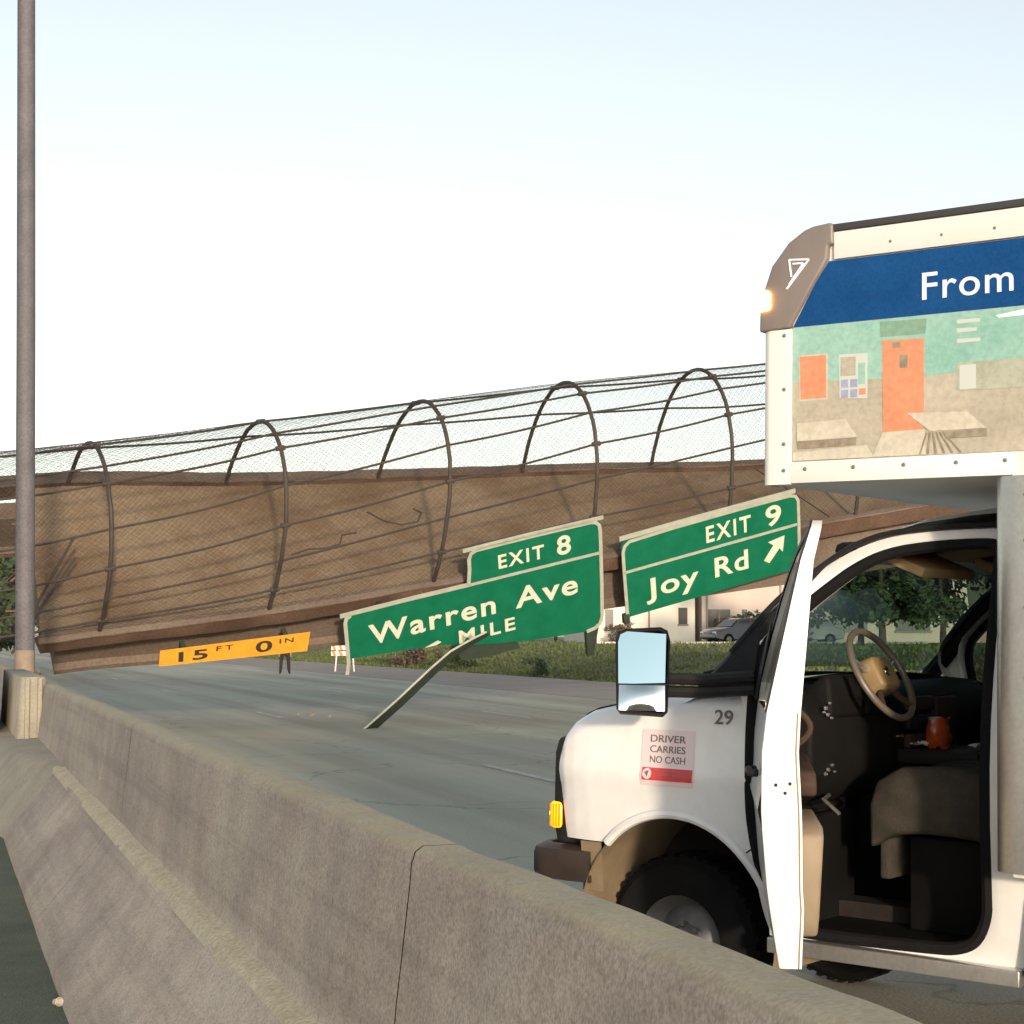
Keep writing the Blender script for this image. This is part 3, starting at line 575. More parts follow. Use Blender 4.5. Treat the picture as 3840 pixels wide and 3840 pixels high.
# printed side panel
b = MB(); wallpoly(b, [(-.0845, 2.1955), (-5.38, 2.1955), (-5.38, 2.904), (-.2275, 2.904), (-.174, 2.826), (-.0845, 2.69)], -.003, .002); panel = b.build('side_panel', 'print_beige', bus)
def decal(name, poly, m, y): y = .002 + (y - .002) * .32; b = MB(); wallpoly(b, poly, y - .0004, y); return b.build(name, m, panel, smooth=False)
decal('blue_band', [(-.085, 2.678), (-5.37, 2.668), (-5.37, 2.903), (-.229, 2.903), (-.174, 2.828)], 'blue', .0045)
decal('teal_wall', [(-.086, 2.481), (-.36, 2.470), (-.60, 2.467), (-1.6, 2.50), (-1.6, 2.674), (-.086, 2.677)], 'print_teal', .0045)
decal('printed_lintel', [(-.427, 2.668), (-.603, 2.664), (-.597, 2.612), (-.430, 2.614)], 'print_olive', .007)
decal('poster_border', [(-.109, 2.574), (-.225, 2.573), (-.226, 2.410), (-.113, 2.410)], 'print_cream', .007); decal('poster', [(-.114, 2.570), (-.219, 2.569), (-.220, 2.416), (-.118, 2.416)], 'print_orange', .0095)
decal('notice_board', [(-.269, 2.566), (-.380, 2.562), (-.380, 2.404), (-.272, 2.410)], 'print_pale', .007)
for i in range(2):
    for j in range(2): decal('notice', [(-.278 - i * .036, 2.475 - j * .036), (-.306 - i * .036, 2.475 - j * .036), (-.306 - i * .036, 2.446 - j * .036), (-.278 - i * .036, 2.446 - j * .036)], 'print_lilac', .0095)
decal('notice', [(-.276, 2.556), (-.335, 2.554), (-.335, 2.488), (-.276, 2.488)], 'print_beige', .0095); decal('notice', [(-.348, 2.44), (-.374, 2.44), (-.374, 2.418), (-.348, 2.418)], 'print_orange', .0095); decal('notice', [(-.345, 2.53), (-.372, 2.53), (-.372, 2.455), (-.345, 2.455)], 'print_teal', .0095)
decal('printed_door', [(-.436, 2.602), (-.592, 2.597), (-.593, 2.205), (-.440, 2.280)], 'print_orange', .007); decal('printed_floor', [(-.438, 2.281), (-.595, 2.285), (-.60, 2.198), (-.40, 2.198)], 'print_cream', .0095)
decal('door_window', [(-.502, 2.546), (-.532, 2.546), (-.532, 2.500), (-.503, 2.500)], 'print_brown', .0095)
decal('hatch', [(-.475, 2.592), (-.505, 2.591), (-.505, 2.572), (-.475, 2.573)], 'print_brown', .0095)
decal('printed_bench', [(-.087, 2.226), (-.379, 2.240), (-.405, 2.197), (-.087, 2.197)], 'print_cream', .0095)
for tb, lg in (([(-.103, 2.331), (-.296, 2.336), (-.343, 2.270), (-.104, 2.266)], [(-.104, 2.265), (-.338, 2.269), (-.338, 2.243), (-.107, 2.238)]), ([(-.530, 2.343), (-.748, 2.336), (-.818, 2.277), (-.615, 2.276)], [(-.661, 2.273), (-.818, 2.275), (-.818, 2.250), (-.675, 2.248)])):
    decal('table_top', tb, 'print_cream', .012); decal('table_edge', lg, 'print_brown', .0115)
for i in range(6): decal('table_frame', [(-.60 - i * .012, 2.272), (-.606 - i * .012, 2.272), (-.582 - i * .030, 2.199), (-.574 - i * .030, 2.199)], 'print_brown', .0125)
for i, y in enumerate((2.636, 2.606, 2.570)): decal('printed_lettering', [(-.712, y + .014), (-.795 + .012 * (i == 1), y + .012), (-.795 + .012 * (i == 1), y), (-.713, y)], 'print_pale', .007)
decal('printed_counter', [(-.711, 2.503), (-1.3, 2.50), (-1.3, 2.40), (-.710, 2.408)], 'print_grey', .007); decal('printed_screen', [(-.722, 2.494), (-.780, 2.494), (-.780, 2.412), (-.722, 2.412)], 'print_pale', .0095)
decal('printed_lamp', [(-.851, 2.652), (-.95, 2.664), (-1.2, 2.666), (-1.2, 2.648), (-.86, 2.643)], 'white_ink', .007)
text_part('lettering', 'From', 'white_ink', panel, fsd(.0031), .586, .912, 2.728, 2.822, depth=.002, bold=.004, spacing=1.08)
# lower coach corner post (rounded aluminium) and skirt
def cornerpost(z): return [(-.835, -.26, z), (-.826, -.10, z), (-.832, -.045, z), (-.850, -.010, z), (-.880, .008, z), (-.93, .014, z), (-1.0, .014, z), (-1.0, -.26, z)]
b = MB(); b.grid([cornerpost(z) for z in (.815, 1.2, 1.7, 2.114)], True); b.f += [tuple(range(8))]; b.mi += [0]; cpost = b.build('corner_post', 'aluminium', bus, ang=50)
for z in (.90, 1.05, 1.25, 1.45, 1.68, 1.90, 2.05):
    b = MB(); b.lathe([(.0, .004), (.006, .0035), (.008, 0)], 10, lambda p, q, h: (-.955 + p, .014 + h, z + q)); b.build('rivet', 'rivet', cpost)
b = MB(); wallpoly(b, [(-1.25, .42), (-5.3, .42), (-5.3, .80), (-1.25, .80)], -.06, -.01); b.build('skirt', 'alu_white', bus, bevel=.006)
b = MB(); b.box(-5.2, .7, -1.75, -1.60, .42, .56); b.box(-5.2, .7, -.76, -.61, .42, .56); b.box(-1.2, -.9, -2.2, -.2, .46, .80); b.build('chassis_frame', 'chassis', bus)
b = MB(); b.box(-1.9, -1.0, -.66, -.24, .34, .60); b.build('fuel_tank', 'chassis', bus, bevel=.04)

# --- cab side frame (ring round the door opening), both sides
def resample(poly, n):
    P = [Vector((*p, 0)) for p in poly]; P.append(P[0]); d = [0]
    for i in range(len(P) - 1): d.append(d[-1] + (P[i + 1] - P[i]).length)
    o = []
    for k in range(n):
        s = d[-1] * k / n; i = max(j for j in range(len(P) - 1) if d[j] <= s); u = (s - d[i]) / max(1e-9, d[i + 1] - d[i]); q = P[i].lerp(P[i + 1], u); o.append((q.x, q.y))
    return o
opening = [(.17, 1.30), (.20, 1.52), (.089, 1.606), (-.05, 1.72), (-.182, 1.815), (-.296, 1.862), (-.45, 1.884), (-.673, 1.894), (-.715, 1.88), (-.728, 1.82), (-.728, 1.40), (-.726, .68), (-.712, .60), (-.67, .525), (-.60, .492), (-.52, .482), (.02, .470), (.10, .50), (.13, .60), (.165, .85)]
outer = [(.21, 1.30), (.33, 1.46), (.20, 1.63), (.03, 1.775), (-.12, 1.875), (-.27, 1.935), (-.45, 1.958), (-.673, 1.965), (-.80, 1.965), (-.86, 1.94), (-.86, 1.40), (-.86, .68), (-.86, .56), (-.855, .47), (-.80, .42), (-.52, .415), (.04, .415), (.135, .43), (.18, .58), (.205, .85)]
def chaikin(p, it=2):
    for _ in range(it): p = [q for i in range(len(p)) for q in ((p[i][0] * .75 + p[(i + 1) % len(p)][0] * .25, p[i][1] * .75 + p[(i + 1) % len(p)][1] * .25), (p[i][0] * .25 + p[(i + 1) % len(p)][0] * .75, p[i][1] * .25 + p[(i + 1) % len(p)][1] * .75))]
    return p
opening = [(x, z + (.024 if z > 1.55 else 0)) for x, z in opening]
opening = chaikin(opening); outer = chaikin(outer)
def ring(side, name):
    f = (lambda y: y) if side > 0 else mir
    n = len(opening); seg = 1; rows = []
    def dense(poly): return [tuple(np.array(poly[i]) * (1 - k / seg) + np.array(poly[(i + 1) % n]) * (k / seg)) for i in range(n) for k in range(seg)]
    oo, ii = dense(outer), dense(opening)
    mid = [(.35 * a[0] + .65 * c[0], .35 * a[1] + .65 * c[1]) for a, c in zip(oo, ii)]
    rows = [[(x, f(ysd(z, .10)), z) for x, z in oo], [(x, f(ysd(z, .012)), z) for x, z in oo], [(x, f(ysd(z, .004)), z) for x, z in mid], [(x, f(ysd(z, .02)), z) for x, z in ii], [(x, f(ysd(z, .13)), z) for x, z in ii]]
    b = MB(); b.grid(rows, True); o = b.build(name, 'white_paint', bus, ang=45)
    b = MB(); pth = [(x * .988 - .0035, f(ysd(z, .030)), z + .004 * (1 if z < 1 else -1)) for x, z in ii]; b.tube(pth + [pth[0]], .025, 8, caps=False); b.build('door_seal', 'rubber', bus)
    return o
ring(1, 'door_frame'); ring(-1, 'door_frame')
b = MB(); b.prism([(.188, 1.35), (.355, 1.365), (.352, 1.435), (.215, 1.60), (.188, 1.60)], lambda x, z: (x, ysd(z) + .006, z), lambda x, z: (x, ysd(z) - .05, z)); b.build('pillar_foot', 'black_plastic', bus, bevel=.004)
# drip rail: dark gutter with pale moulding above the door
gut = [(.30, 1.505), (.129, 1.700), (-.0, 1.80), (-.115, 1.880), (-.20, 1.922), (-.306, 1.950), (-.5, 1.968), (-.80, 1.975)]
gut = [(smooth_interp(t, list(range(8)), [g[0] for g in gut]), smooth_interp(t, list(range(8)), [g[1] for g in gut])) for t in np.linspace(0, 7, 40)]
b = MB(); b.tube([(x, ysd(z, .0) + .004, z) for x, z in gut], .011, 8); b.build('rain_gutter', 'black_plastic', bus)
# roof of the cab
rows = []
for x, z in [(.0, 1.80), (-.12, 1.885), (-.25, 1.945), (-.40, 1.985), (-.60, 2.01), (-.90, 2.03)]:
    row = []
    for k in range(17):
        u = k / 16; y = ysd(z, .012) * (1 - u) + mir(ysd(z, .012)) * u; row.append((x, y, z + .055 * (1 - (2 * u - 1) ** 4)))
    rows.append(row)
b = MB(); b.grid(rows); b.build('cab_roof', 'white_paint', bus)
# windscreen: raked, bowed, with pillars
def ws(u, v):   # u across 0 (driver) .. 1, v up 0..1
    x = .36 + (-.10 - .36) * v + .20 * (1 - (2 * u - 1) ** 2) * (1 - .55 * v); z = 1.40 + .49 * v + .03 * (1 - (2 * u - 1) ** 2)
    y0 = ysd(z, .03); return Vector((x, y0 * (1 - u) + mir(y0) * u, z))
b = MB(); b.grid([[ws(.02 + .96 * i / 24, j / 10) for i in range(25)] for j in range(11)]); b.build('windscreen', 'windshield_glass', bus)
for u in (0.0, 1.0):
    b = MB(); b.tube([ws(u, v) + Vector((.0, 0, 0)) for v in (-.06, .2, .45, .7, .9)], [.040, .036, .034, .030, .020], 10); b.build('windscreen_pillar', 'interior_dark' if u else 'black_plastic', bus)
b = MB(); b.tube([ws(u, 1.0) for u in np.linspace(0, 1, 16)], .03, 8); b.build('windscreen_header', 'interior_dark', bus)
# black cowl panel with wiper
b = MB(); b.grid([[ws(i / 16, -.04) + Vector((k * .11, 0, -.012 - k * .055)) for i in range(17)] for k in (-.2, 0, .6, 1.3, 2.0)]); b.build('cowl', 'black_plastic', bus)
b = MB(); b.tube([ws(.12, .0) + Vector((.12, 0, 0)), ws(.30, .06) + Vector((.03, 0, .01)), ws(.48, .04) + Vector((.03, 0, .01))], .009, 6); b.build('wiper', 'black_plastic', bus)
# black sail at the foot of the pillar
# --- front wings and bonnet
AX, AZ, AR = .535, .455, .425
zs_x = [.17, .45, .70, .86, .98, 1.045, 1.084, 1.102]; zs_z = [1.345, 1.318, 1.292, 1.262, 1.235, 1.205, 1.17, 1.12]
tap_x = [0, .75, .93, 1.01, 1.065, 1.102]; tap_y = [0, .0, .006, .016, .030, .052]
def wing(side):
    f = (lambda y: y) if side > 0 else mir
    xs = sorted(set(list(np.linspace(.172, AX - AR, 3)) + [AX - AR * math.cos(a) for a in np.linspace(.02, math.pi - .02, 44)] + list(np.linspace(AX + AR, 1.102, 14))))
    rows = []
    for x in xs:
        zt = lerp(x, zs_x, zs_z); tp = lerp(x, tap_x, tap_y)
        if abs(x - AX) < AR: zb = max(AZ + math.sqrt(AR * AR - (x - AX) ** 2), .46 if x < AX else .745)
        else: zb = .46 if x < AX else .745
        if x < .2: zb = max(zb, .5)
        row = []
        for k in range(15):
            u = k / 14; z = zb + (zt - zb) * u
            crease = .010 * math.exp(-((z - 1.02) / .035) ** 2)
            y = ysd(min(z, 1.18), tp) + crease - .018 * max(0, (z - 1.12) / .2)
            if u > .86: q = (u - .86) / .14; y -= .045 * q * q
            row.append((x, f(y), z))
        x2, y2, z2 = row[-1]
        row.append((x, f((y2 if side > 0 else mir(y2)) - .06), z2 + .022)); rows.append(row)
    b = MB(); b.grid(rows); b.add([], []); return b.build('front_wing', 'white_paint', bus, ang=60)
wing(1); wing(-1)
for side in (1, -1):
    f = (lambda y: y) if side > 0 else mir
    pth = [(AX - AR * math.cos(a), f(ysd(max(.55, AZ + AR * math.sin(a)), lerp(AX - AR * math.cos(a), tap_x, tap_y)) + .004), AZ + AR * math.sin(a)) for a in np.linspace(.03, math.pi - .75, 34)]
    b = MB(); b.tube(pth, .019, 8); b.build('wheel_arch_lip', 'white_paint', bus)
    # wheel housing
    rows = [[(AX - (AR + .015) * math.cos(a), f(y), AZ - .02 + (AR + .015) * math.sin(a)) for a in np.linspace(-.25, math.pi + .25, 30)] for y in (-.205, -.35, -.72)]
    b = MB(); b.grid(rows); b.build('wheel_housing', 'liner', bus, recalc=False)
    b = MB(); b.box(AX - .45, AX + .45, min(f(-.74), f(-.72)), max(f(-.74), f(-.72)), .3, .95); b.build('inner_panel', 'chassis', bus)
# front lower valance beside the wheel (tan in the light)
b = MB(); b.grid([[(.985 - .02 * k, y, z) for (y, z) in ((-.215, .74), (-.225, .66), (-.235, .545))] for k in range(0, 6)]); b.build('front_valance', 'liner', bus)
rows = []
for x in (.22, .5, .8, .97, 1.055, 1.095):
    zt = lerp(x, zs_x, zs_z) + .024; tp = lerp(x, tap_x, tap_y); row = []
    for k in range(21):
        u = k / 20; y0 = -.335 - tp; row.append((x - .03 * (1 - (2 * u - 1) ** 2) * 0, y0 * (1 - u) + mir(y0) * u, zt + .055 * (1 - (2 * u - 1) ** 2) ** .7))
    rows.append(row)
b = MB(); b.grid(rows); b.build('bonnet', 'white_paint', bus)
# front fascia, grille, lamps, bumper
b = MB(); wallpoly(b, [(1.05, .72), (1.118, .72), (1.138, .80), (1.134, 1.08), (1.116, 1.14), (1.05, 1.16)], mir(-.232), -.232); b.build('front_fascia', 'black_plastic', bus, bevel=.015)
for k in range(4): b = MB(); b.box(1.13, 1.155, mir(-.72), -.72, .80 + k * .075, .835 + k * .075); b.build('grille_bar', 'black_plastic', bus, bevel=.006)
for s in (1, -1):
    f = (lambda y: y) if s > 0 else mir
    y0, y1 = sorted((f(-.275), f(-.66)))
    b = MB(); b.box(1.10, 1.145, y0, y1, .92, 1.08); b.build('headlamp', 'clear_lamp', bus, bevel=.014, seg=3)
    y0, y1 = sorted((f(-.222), f(-.60)))
    b = MB(); b.box(1.088, 1.152, y0, y1, .775, .885); tl_ = b.build('turn_lamp', 'amber_turn', bus, bevel=.02, seg=3)
    yb = f(-.222); b = MB()
    for k in range(4): b.box(1.096 + k * .014, 1.102 + k * .014, yb - .003, yb + .003, .785, .875)
    b.build('lens_rib', 'amber_rib', tl_, bevel=.001)
    b = MB(); b.lathe([(0, .012), (.014, .008), (.018, 0)], 12, lambda p, q, h: (1.150 + h * .3, yb - .02 * s + p * .9, .835 + q)); b.build('bulb', 'amber_lamp', tl_)
plan = [(.94, -.215), (1.05, -.205), (1.17, -.215), (1.235, -.25), (1.265, -.32), (1.285, -.5), (1.30, -1.18)]; plan += [(x, mir(y)) for x, y in plan[-2::-1]]
secb = [(-.05, .575), (-.0, .575), (.008, .60), (.008, .67), (0.0, .695), (-.035, .712), (-.06, .712)]
rows = []
for i, (x, y) in enumerate(plan):
    p0 = plan[max(0, i - 1)]; p1 = plan[min(len(plan) - 1, i + 1)]; dx, dy = p1[0] - p0[0], p1[1] - p0[1]; d = math.hypot(dx, dy); nx, ny = -dy / d, dx / d
    if i < 3 and ny < 0: nx, ny = -nx, -ny
    nx, ny = (nx, ny) if (nx * (x - .6) + ny * (y - YM)) > 0 else (-nx, -ny)
    rows.append([(x + nx * o, y + ny * o, z) for o, z in secb])
b = MB(); b.grid(rows, True); b.f += [tuple(range(7)), tuple(range(len(b.v) - 7, len(b.v)))]; b.mi += [0, 0]; b.build('front_bumper', 'bumper', bus, ang=40)
b = MB(); b.box(1.22, 1.255, -.27, -.24, .566, .585); b.build('bumper_bracket', 'silver', bus, bevel=.004)
# --- wheels
def wheel(x, y, side, name='wheel', steer=0):
    w = empty(name, (x, y, .375)); w.parent = bus; w.rotation_euler = (0, 0, steer)
    fm = lambda p, q, h: (p, side * h, q)
    b = MB(); b.lathe([(.20, -.10), (.24, -.112), (.335, -.112), (.368, -.085), (.376, -.03), (.376, .03), (.368, .085), (.335, .112), (.24, .112), (.205, .10)], 40, fm); ty = b.build('tyre', 'rubber', w)
    b = MB()
    for k in range(40):
        a = 2 * math.pi * k / 40; M = Matrix.Rotation(a, 4, 'Y'); b.box(-.012, .012, -.085, .085, .370, .381, M=M)
    b.build('tread', 'rubber', w)
    b = MB(); b.lathe([(.205, .098), (.20, .085), (.185, .02), (.165, .0), (.145, .02), (.10, .045), (.08, .05), (.06, .085), (.0, .09)], 32, fm); b.build('rim', 'rim', w)
    for k in range(8):
        a = 2 * math.pi * k / 8; b = MB(); b.tube([(math.cos(a) * .083, side * .055, math.sin(a) * .083), (math.cos(a) * .083, side * .085, math.sin(a) * .083)], .011, 6); b.build('wheel_nut', 'rim', w)
    return w
wf = wheel(AX + .11, -.52, 1); wr_ = wheel(AX + .11, mir(-.52), -1)
for w_ in (wf, wr_): w_.scale = (.92, 1, .92); w_.location.z = .346; wheel(-3.5, -.18, 1); wheel(-3.5, mir(-.18), -1)

# --- interior
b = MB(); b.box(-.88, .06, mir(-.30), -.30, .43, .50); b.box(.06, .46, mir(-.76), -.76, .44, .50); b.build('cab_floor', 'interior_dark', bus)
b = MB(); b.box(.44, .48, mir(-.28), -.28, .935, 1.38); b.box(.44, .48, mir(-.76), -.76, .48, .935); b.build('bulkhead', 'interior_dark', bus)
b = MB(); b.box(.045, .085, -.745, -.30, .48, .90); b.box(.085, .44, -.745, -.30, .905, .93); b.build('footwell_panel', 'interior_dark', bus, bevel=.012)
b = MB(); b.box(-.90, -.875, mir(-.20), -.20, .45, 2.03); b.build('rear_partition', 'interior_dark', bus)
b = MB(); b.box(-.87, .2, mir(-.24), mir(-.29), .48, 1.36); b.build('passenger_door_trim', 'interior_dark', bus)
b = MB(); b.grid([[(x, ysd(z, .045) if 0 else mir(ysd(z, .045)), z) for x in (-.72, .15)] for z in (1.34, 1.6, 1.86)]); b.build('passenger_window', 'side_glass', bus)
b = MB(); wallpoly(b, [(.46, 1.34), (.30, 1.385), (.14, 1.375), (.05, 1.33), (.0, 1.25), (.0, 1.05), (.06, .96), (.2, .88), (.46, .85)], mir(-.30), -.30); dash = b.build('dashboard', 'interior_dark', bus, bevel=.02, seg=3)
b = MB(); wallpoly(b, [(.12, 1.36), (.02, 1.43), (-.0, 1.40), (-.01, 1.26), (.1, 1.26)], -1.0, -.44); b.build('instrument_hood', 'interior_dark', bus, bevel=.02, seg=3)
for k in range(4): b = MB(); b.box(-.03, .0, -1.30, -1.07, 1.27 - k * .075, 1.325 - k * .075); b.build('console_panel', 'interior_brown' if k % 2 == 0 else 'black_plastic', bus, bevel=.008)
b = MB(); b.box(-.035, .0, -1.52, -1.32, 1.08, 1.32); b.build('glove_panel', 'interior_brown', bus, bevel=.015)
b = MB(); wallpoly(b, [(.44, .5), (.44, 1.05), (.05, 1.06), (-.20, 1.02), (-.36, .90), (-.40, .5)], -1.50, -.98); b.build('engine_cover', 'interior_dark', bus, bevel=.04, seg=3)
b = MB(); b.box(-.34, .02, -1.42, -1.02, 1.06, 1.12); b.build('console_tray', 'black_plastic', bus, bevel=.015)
# steering wheel
SW = Vector((-.095, -.68, 1.425)); sn = Vector((-.866, 0, .5)); su = Vector((.5, 0, .866)); sv = Vector((0, 1, 0))
swe = empty('steering_wheel', SW); swe.parent = bus
ps = [(su * math.cos(a) + sv * math.sin(a)) * .188 for a in np.linspace(0, 2 * math.pi, 49)]
b = MB(); b.tube(ps, .0135, 10, caps=False); b.build('rim', 'wheel_rim_plastic', swe)
fp = lambda p, q, h: su * p + sv * q + sn * h
b = MB(); pr = rounded(-.075, .075, -.085, .085, .035); b.prism(pr, lambda x, y: fp(x, y, -.05), lambda x, y: fp(x * .9, y * .9, .028)); b.build('airbag_pad', 'wheel_pad', swe, bevel=.014, seg=3)
b = MB(); b.lathe([(.0, .032), (.018, .031), (.021, .027)], 16, fp); b.build('badge', 'gold_badge', swe)
for a in (70, -70, 140, -140):
    d = su * math.cos(R(a)) + sv * math.sin(R(a)); b = MB(); b.tube([d * .06 - sn * .01, d * .12 - sn * .012, d * .182], [.017, .014, .011], 8); b.build('spoke', 'interior_brown' if abs(a) > 90 else 'silver', swe)
b = MB(); b.tube([-sn * .02, -sn * .30], [.045, .05], 12); b.build('column', 'interior_dark', swe)
b = MB(); b.tube([-sn * .10 + sv * .03, -sn * .10 - sv * .17 + su * .03], .009, 8); b.build('stalk', 'silver', swe)
# small switches, vents and gauges that catch the light
for (x, y, z, r_) in ((.0, -.40, 1.300, .009), (.0, -.43, 1.318, .006), (.0, -.415, 1.275, .008), (.0, -.445, 1.262, .006), (.0, -.385, 1.285, .005), (.0, -.42, 1.070, .009), (.0, -.45, 1.085, .007), (.0, -.40, 1.055, .008), (.0, -.47, 1.06, .005), (.0, -1.0, 1.17, .007), (.0, -1.04, 1.17, .007)):
    b = MB(); b.lathe([(0, .012), (r_ * .8, .009), (r_, 0)], 10, lambda p, q, h: (x - .004 - h, y + p, z + q)); b.build('dash_switch', 'silver', dash)
for y in (-1.42,):
    b = MB()
    for k in range(5): b.box(-.008, .0, y - .05, y + .05, 1.27 + k * .014, 1.276 + k * .014)
    b.build('air_vent', 'interior_brown', dash)
b = MB(); b.tube([(-.10, -.33, .92), (-.02, -.36, .965), (.02, -.48, .97)], .008, 6); b.build('brake_release', 'silver', dash)
# seats
def seat(yc):
    s = empty('seat', (0, yc, .5)); s.parent = bus
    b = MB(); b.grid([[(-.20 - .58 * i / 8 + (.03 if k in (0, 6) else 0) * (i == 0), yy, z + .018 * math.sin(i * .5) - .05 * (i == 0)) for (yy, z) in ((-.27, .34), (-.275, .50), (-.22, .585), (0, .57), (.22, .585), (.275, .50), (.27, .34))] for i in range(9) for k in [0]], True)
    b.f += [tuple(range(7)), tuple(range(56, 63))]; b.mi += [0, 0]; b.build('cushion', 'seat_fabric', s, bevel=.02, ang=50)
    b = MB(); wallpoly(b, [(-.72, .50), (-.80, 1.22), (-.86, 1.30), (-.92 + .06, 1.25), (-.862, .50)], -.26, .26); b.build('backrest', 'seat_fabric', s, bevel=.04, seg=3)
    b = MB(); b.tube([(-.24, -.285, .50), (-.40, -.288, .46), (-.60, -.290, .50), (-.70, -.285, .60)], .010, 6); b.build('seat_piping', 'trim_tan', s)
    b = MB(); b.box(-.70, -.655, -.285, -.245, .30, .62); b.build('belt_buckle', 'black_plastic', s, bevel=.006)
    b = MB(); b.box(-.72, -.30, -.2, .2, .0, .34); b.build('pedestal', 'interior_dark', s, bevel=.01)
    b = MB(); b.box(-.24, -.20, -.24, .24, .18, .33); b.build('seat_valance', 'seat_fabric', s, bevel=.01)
seat(-.70); seat(mir(-.70))
# headlining, visors, pedals
b = MB(); b.grid([[(x, y, z) for y in np.linspace(mir(-.42), -.42, 6)] for x, z in ((-.12, 1.88), (-.3, 1.925), (-.86, 1.96))]); b.build('headlining', 'headliner', bus)
for y0 in (-.98, mir(-.50)): b = MB(); b.box(-.02, .02, y0, y0 + .46, -.20, 0, M=Matrix.Translation((-.16, 0, 1.885)) @ Matrix.Rotation(R(68), 4, 'Y')); b.build('sun_visor', 'headliner', bus, bevel=.008)
b = MB(); b.box(.26, .29, -.64, -.54, .62, .72); b.build('pedal', 'rubber', bus, bevel=.006); b = MB(); b.box(.26, .29, -.86, -.74, .64, .72); b.build('pedal', 'rubber', bus, bevel=.006)
b = MB(); b.tube([(-.80, -.285, .46), (.06, -.285, .46)], .012, 6); b.box(-.84, .13, -.315, -.205, .405, .462); b.build('door_sill', 'aluminium', bus, bevel=.012, seg=3)

# --- open driver door (own frame: x = distance behind the hinge, negative; y outward; z up)
OPEN = 58.0
def door_M(): return Matrix.Translation((.185, YC - .015, 0)) @ Matrix.Rotation(R(OPEN), 4, 'Z')
DM = door_M()
def D(x, y, z): return DM @ Vector((x, y, z))
# Rotation: door points along -x when shut; turning it about z by +OPEN swings the tail outward (+y)?  checked below
if (DM @ Vector((-1, 0, 0))).y < (DM @ Vector((0, 0, 0))).y: DM = Matrix.Translation((.185, YC - .015, 0)) @ Matrix.Rotation(R(-OPEN), 4, 'Z')
DL = .93
def dz(x, z): return -tum(z)
zb_, zt_ = .52, 1.33
rows = []
for x in (-.005, -.06, -.3, -.6, -.85, -DL):
    zl = zb_ + (.12 if x > -.1 else 0.0) * 1
    rows.append([D(x, dz(x, z) + .012 * math.exp(-((z - 1.02) / .035) ** 2), z) for z in np.linspace(zl, zt_, 14)])
b = MB(); b.grid(rows); door = b.build('driver_door', 'white_paint', bus)
# shut-face along the rear edge, and inner skin
zz = list(np.linspace(zb_, zt_, 14))
th = lambda z: lerp(z, [.5, .7, 1.0, 1.33, 1.5, 2.0], [.066, .108, .130, .108, .066, .028])
b = MB(); b.grid([[D(-DL, dz(0, z), z), D(-DL - .004, dz(0, z) - .006, z), D(-DL - .004, dz(0, z) - th(z) + .006, z), D(-DL, dz(0, z) - th(z), z)] for z in zz]); edge = b.build('door_edge', 'white_paint', door, ang=60)
for (o, z, r) in ((.045, 1.10, .006), (.075, 1.075, .006), (.090, 1.105, .006)):
    b = MB(); b.lathe([(0, .003), (r, .003), (r, -.004)], 10, lambda p, q, h: D(-DL - .004 - h, dz(0, z) - o + p, z + q)); b.build('latch_bolt', 'black_plastic', door)
b = MB(); M2 = [D(-DL - .010, dz(0, 1.09) - a, c) for a, c in ((.085, 1.098), (.108, 1.100), (.108, 1.086), (.085, 1.090))] + [D(-DL - .002, dz(0, 1.09) - a, c) for a, c in ((.085, 1.098), (.108, 1.100), (.108, 1.086), (.085, 1.090))]
b.add(M2, [(0, 1, 2, 3), (4, 7, 6, 5), (0, 4, 5, 1), (1, 5, 6, 2), (2, 6, 7, 3), (3, 7, 4, 0)]); b.build('latch', 'rivet', door)
b = MB(); b.tube([D(-DL - .004, dz(0, z) - th(z) + .010, z) for z in zz], .003, 6); b.build('door_weatherstrip', 'trim_tan', door)
b = MB(); b.grid([[D(x, dz(0, z) - th(z), z) for z in zz] for x in (-.02, -.3, -.6, -DL)]); b.build('inner_skin', 'trim_tan', door)
b = MB(); b.grid([[D(-.0, dz(0, z), z), D(-.0, dz(0, z) - th(z), z)] for z in np.linspace(zb_ + .12, zt_, 8)]); b.build('hinge_face', 'white_paint', door)
b = MB(); b.grid([[D(x, dz(0, zb_), zb_), D(x, dz(0, zb_) - th(zb_), zb_)] for x in (-.06, -DL)]); b.build('door_bottom', 'white_paint', door)
# inner trim: moulded pocket, armrest, grab handle
b = MB(); pk = [(-.25, .60), (-.82, .60), (-.86, .66), (-.86, .93), (-.80, .96), (-.28, .96)]; b.prism(pk, lambda x, z: D(x, dz(0, z) - th(z) + .004, z), lambda x, z: D(x * .98, dz(0, z) - th(z) - .075 + (.02 if z < .7 else 0), z)); b.build('door_pocket', 'trim_tan', door, bevel=.014, seg=3)
b = MB(); pk = [(-.30, 1.06), (-.78, 1.05), (-.80, 1.09), (-.78, 1.135), (-.3, 1.16)]; b.prism(pk, lambda x, z: D(x, dz(0, z) - th(z) + .004, z), lambda x, z: D(x, dz(0, z) - th(z) - .06, z)); b.build('armrest', 'interior_brown', door, bevel=.014, seg=3)
b = MB(); b.tube([D(-.42, -.10 - .085 * math.sin(math.pi * k / 12), 1.17 + .17 * k / 12) for k in range(13)], .012, 8); b.build('pull_handle', 'interior_brown', door)
b = MB(); b.tube([D(-.70, .012, 1.13), D(-.71, .035, 1.13), D(-.84, .035, 1.13), D(-.85, .010, 1.13)], .013, 8); b.build('outer_handle', 'black_plastic', door)
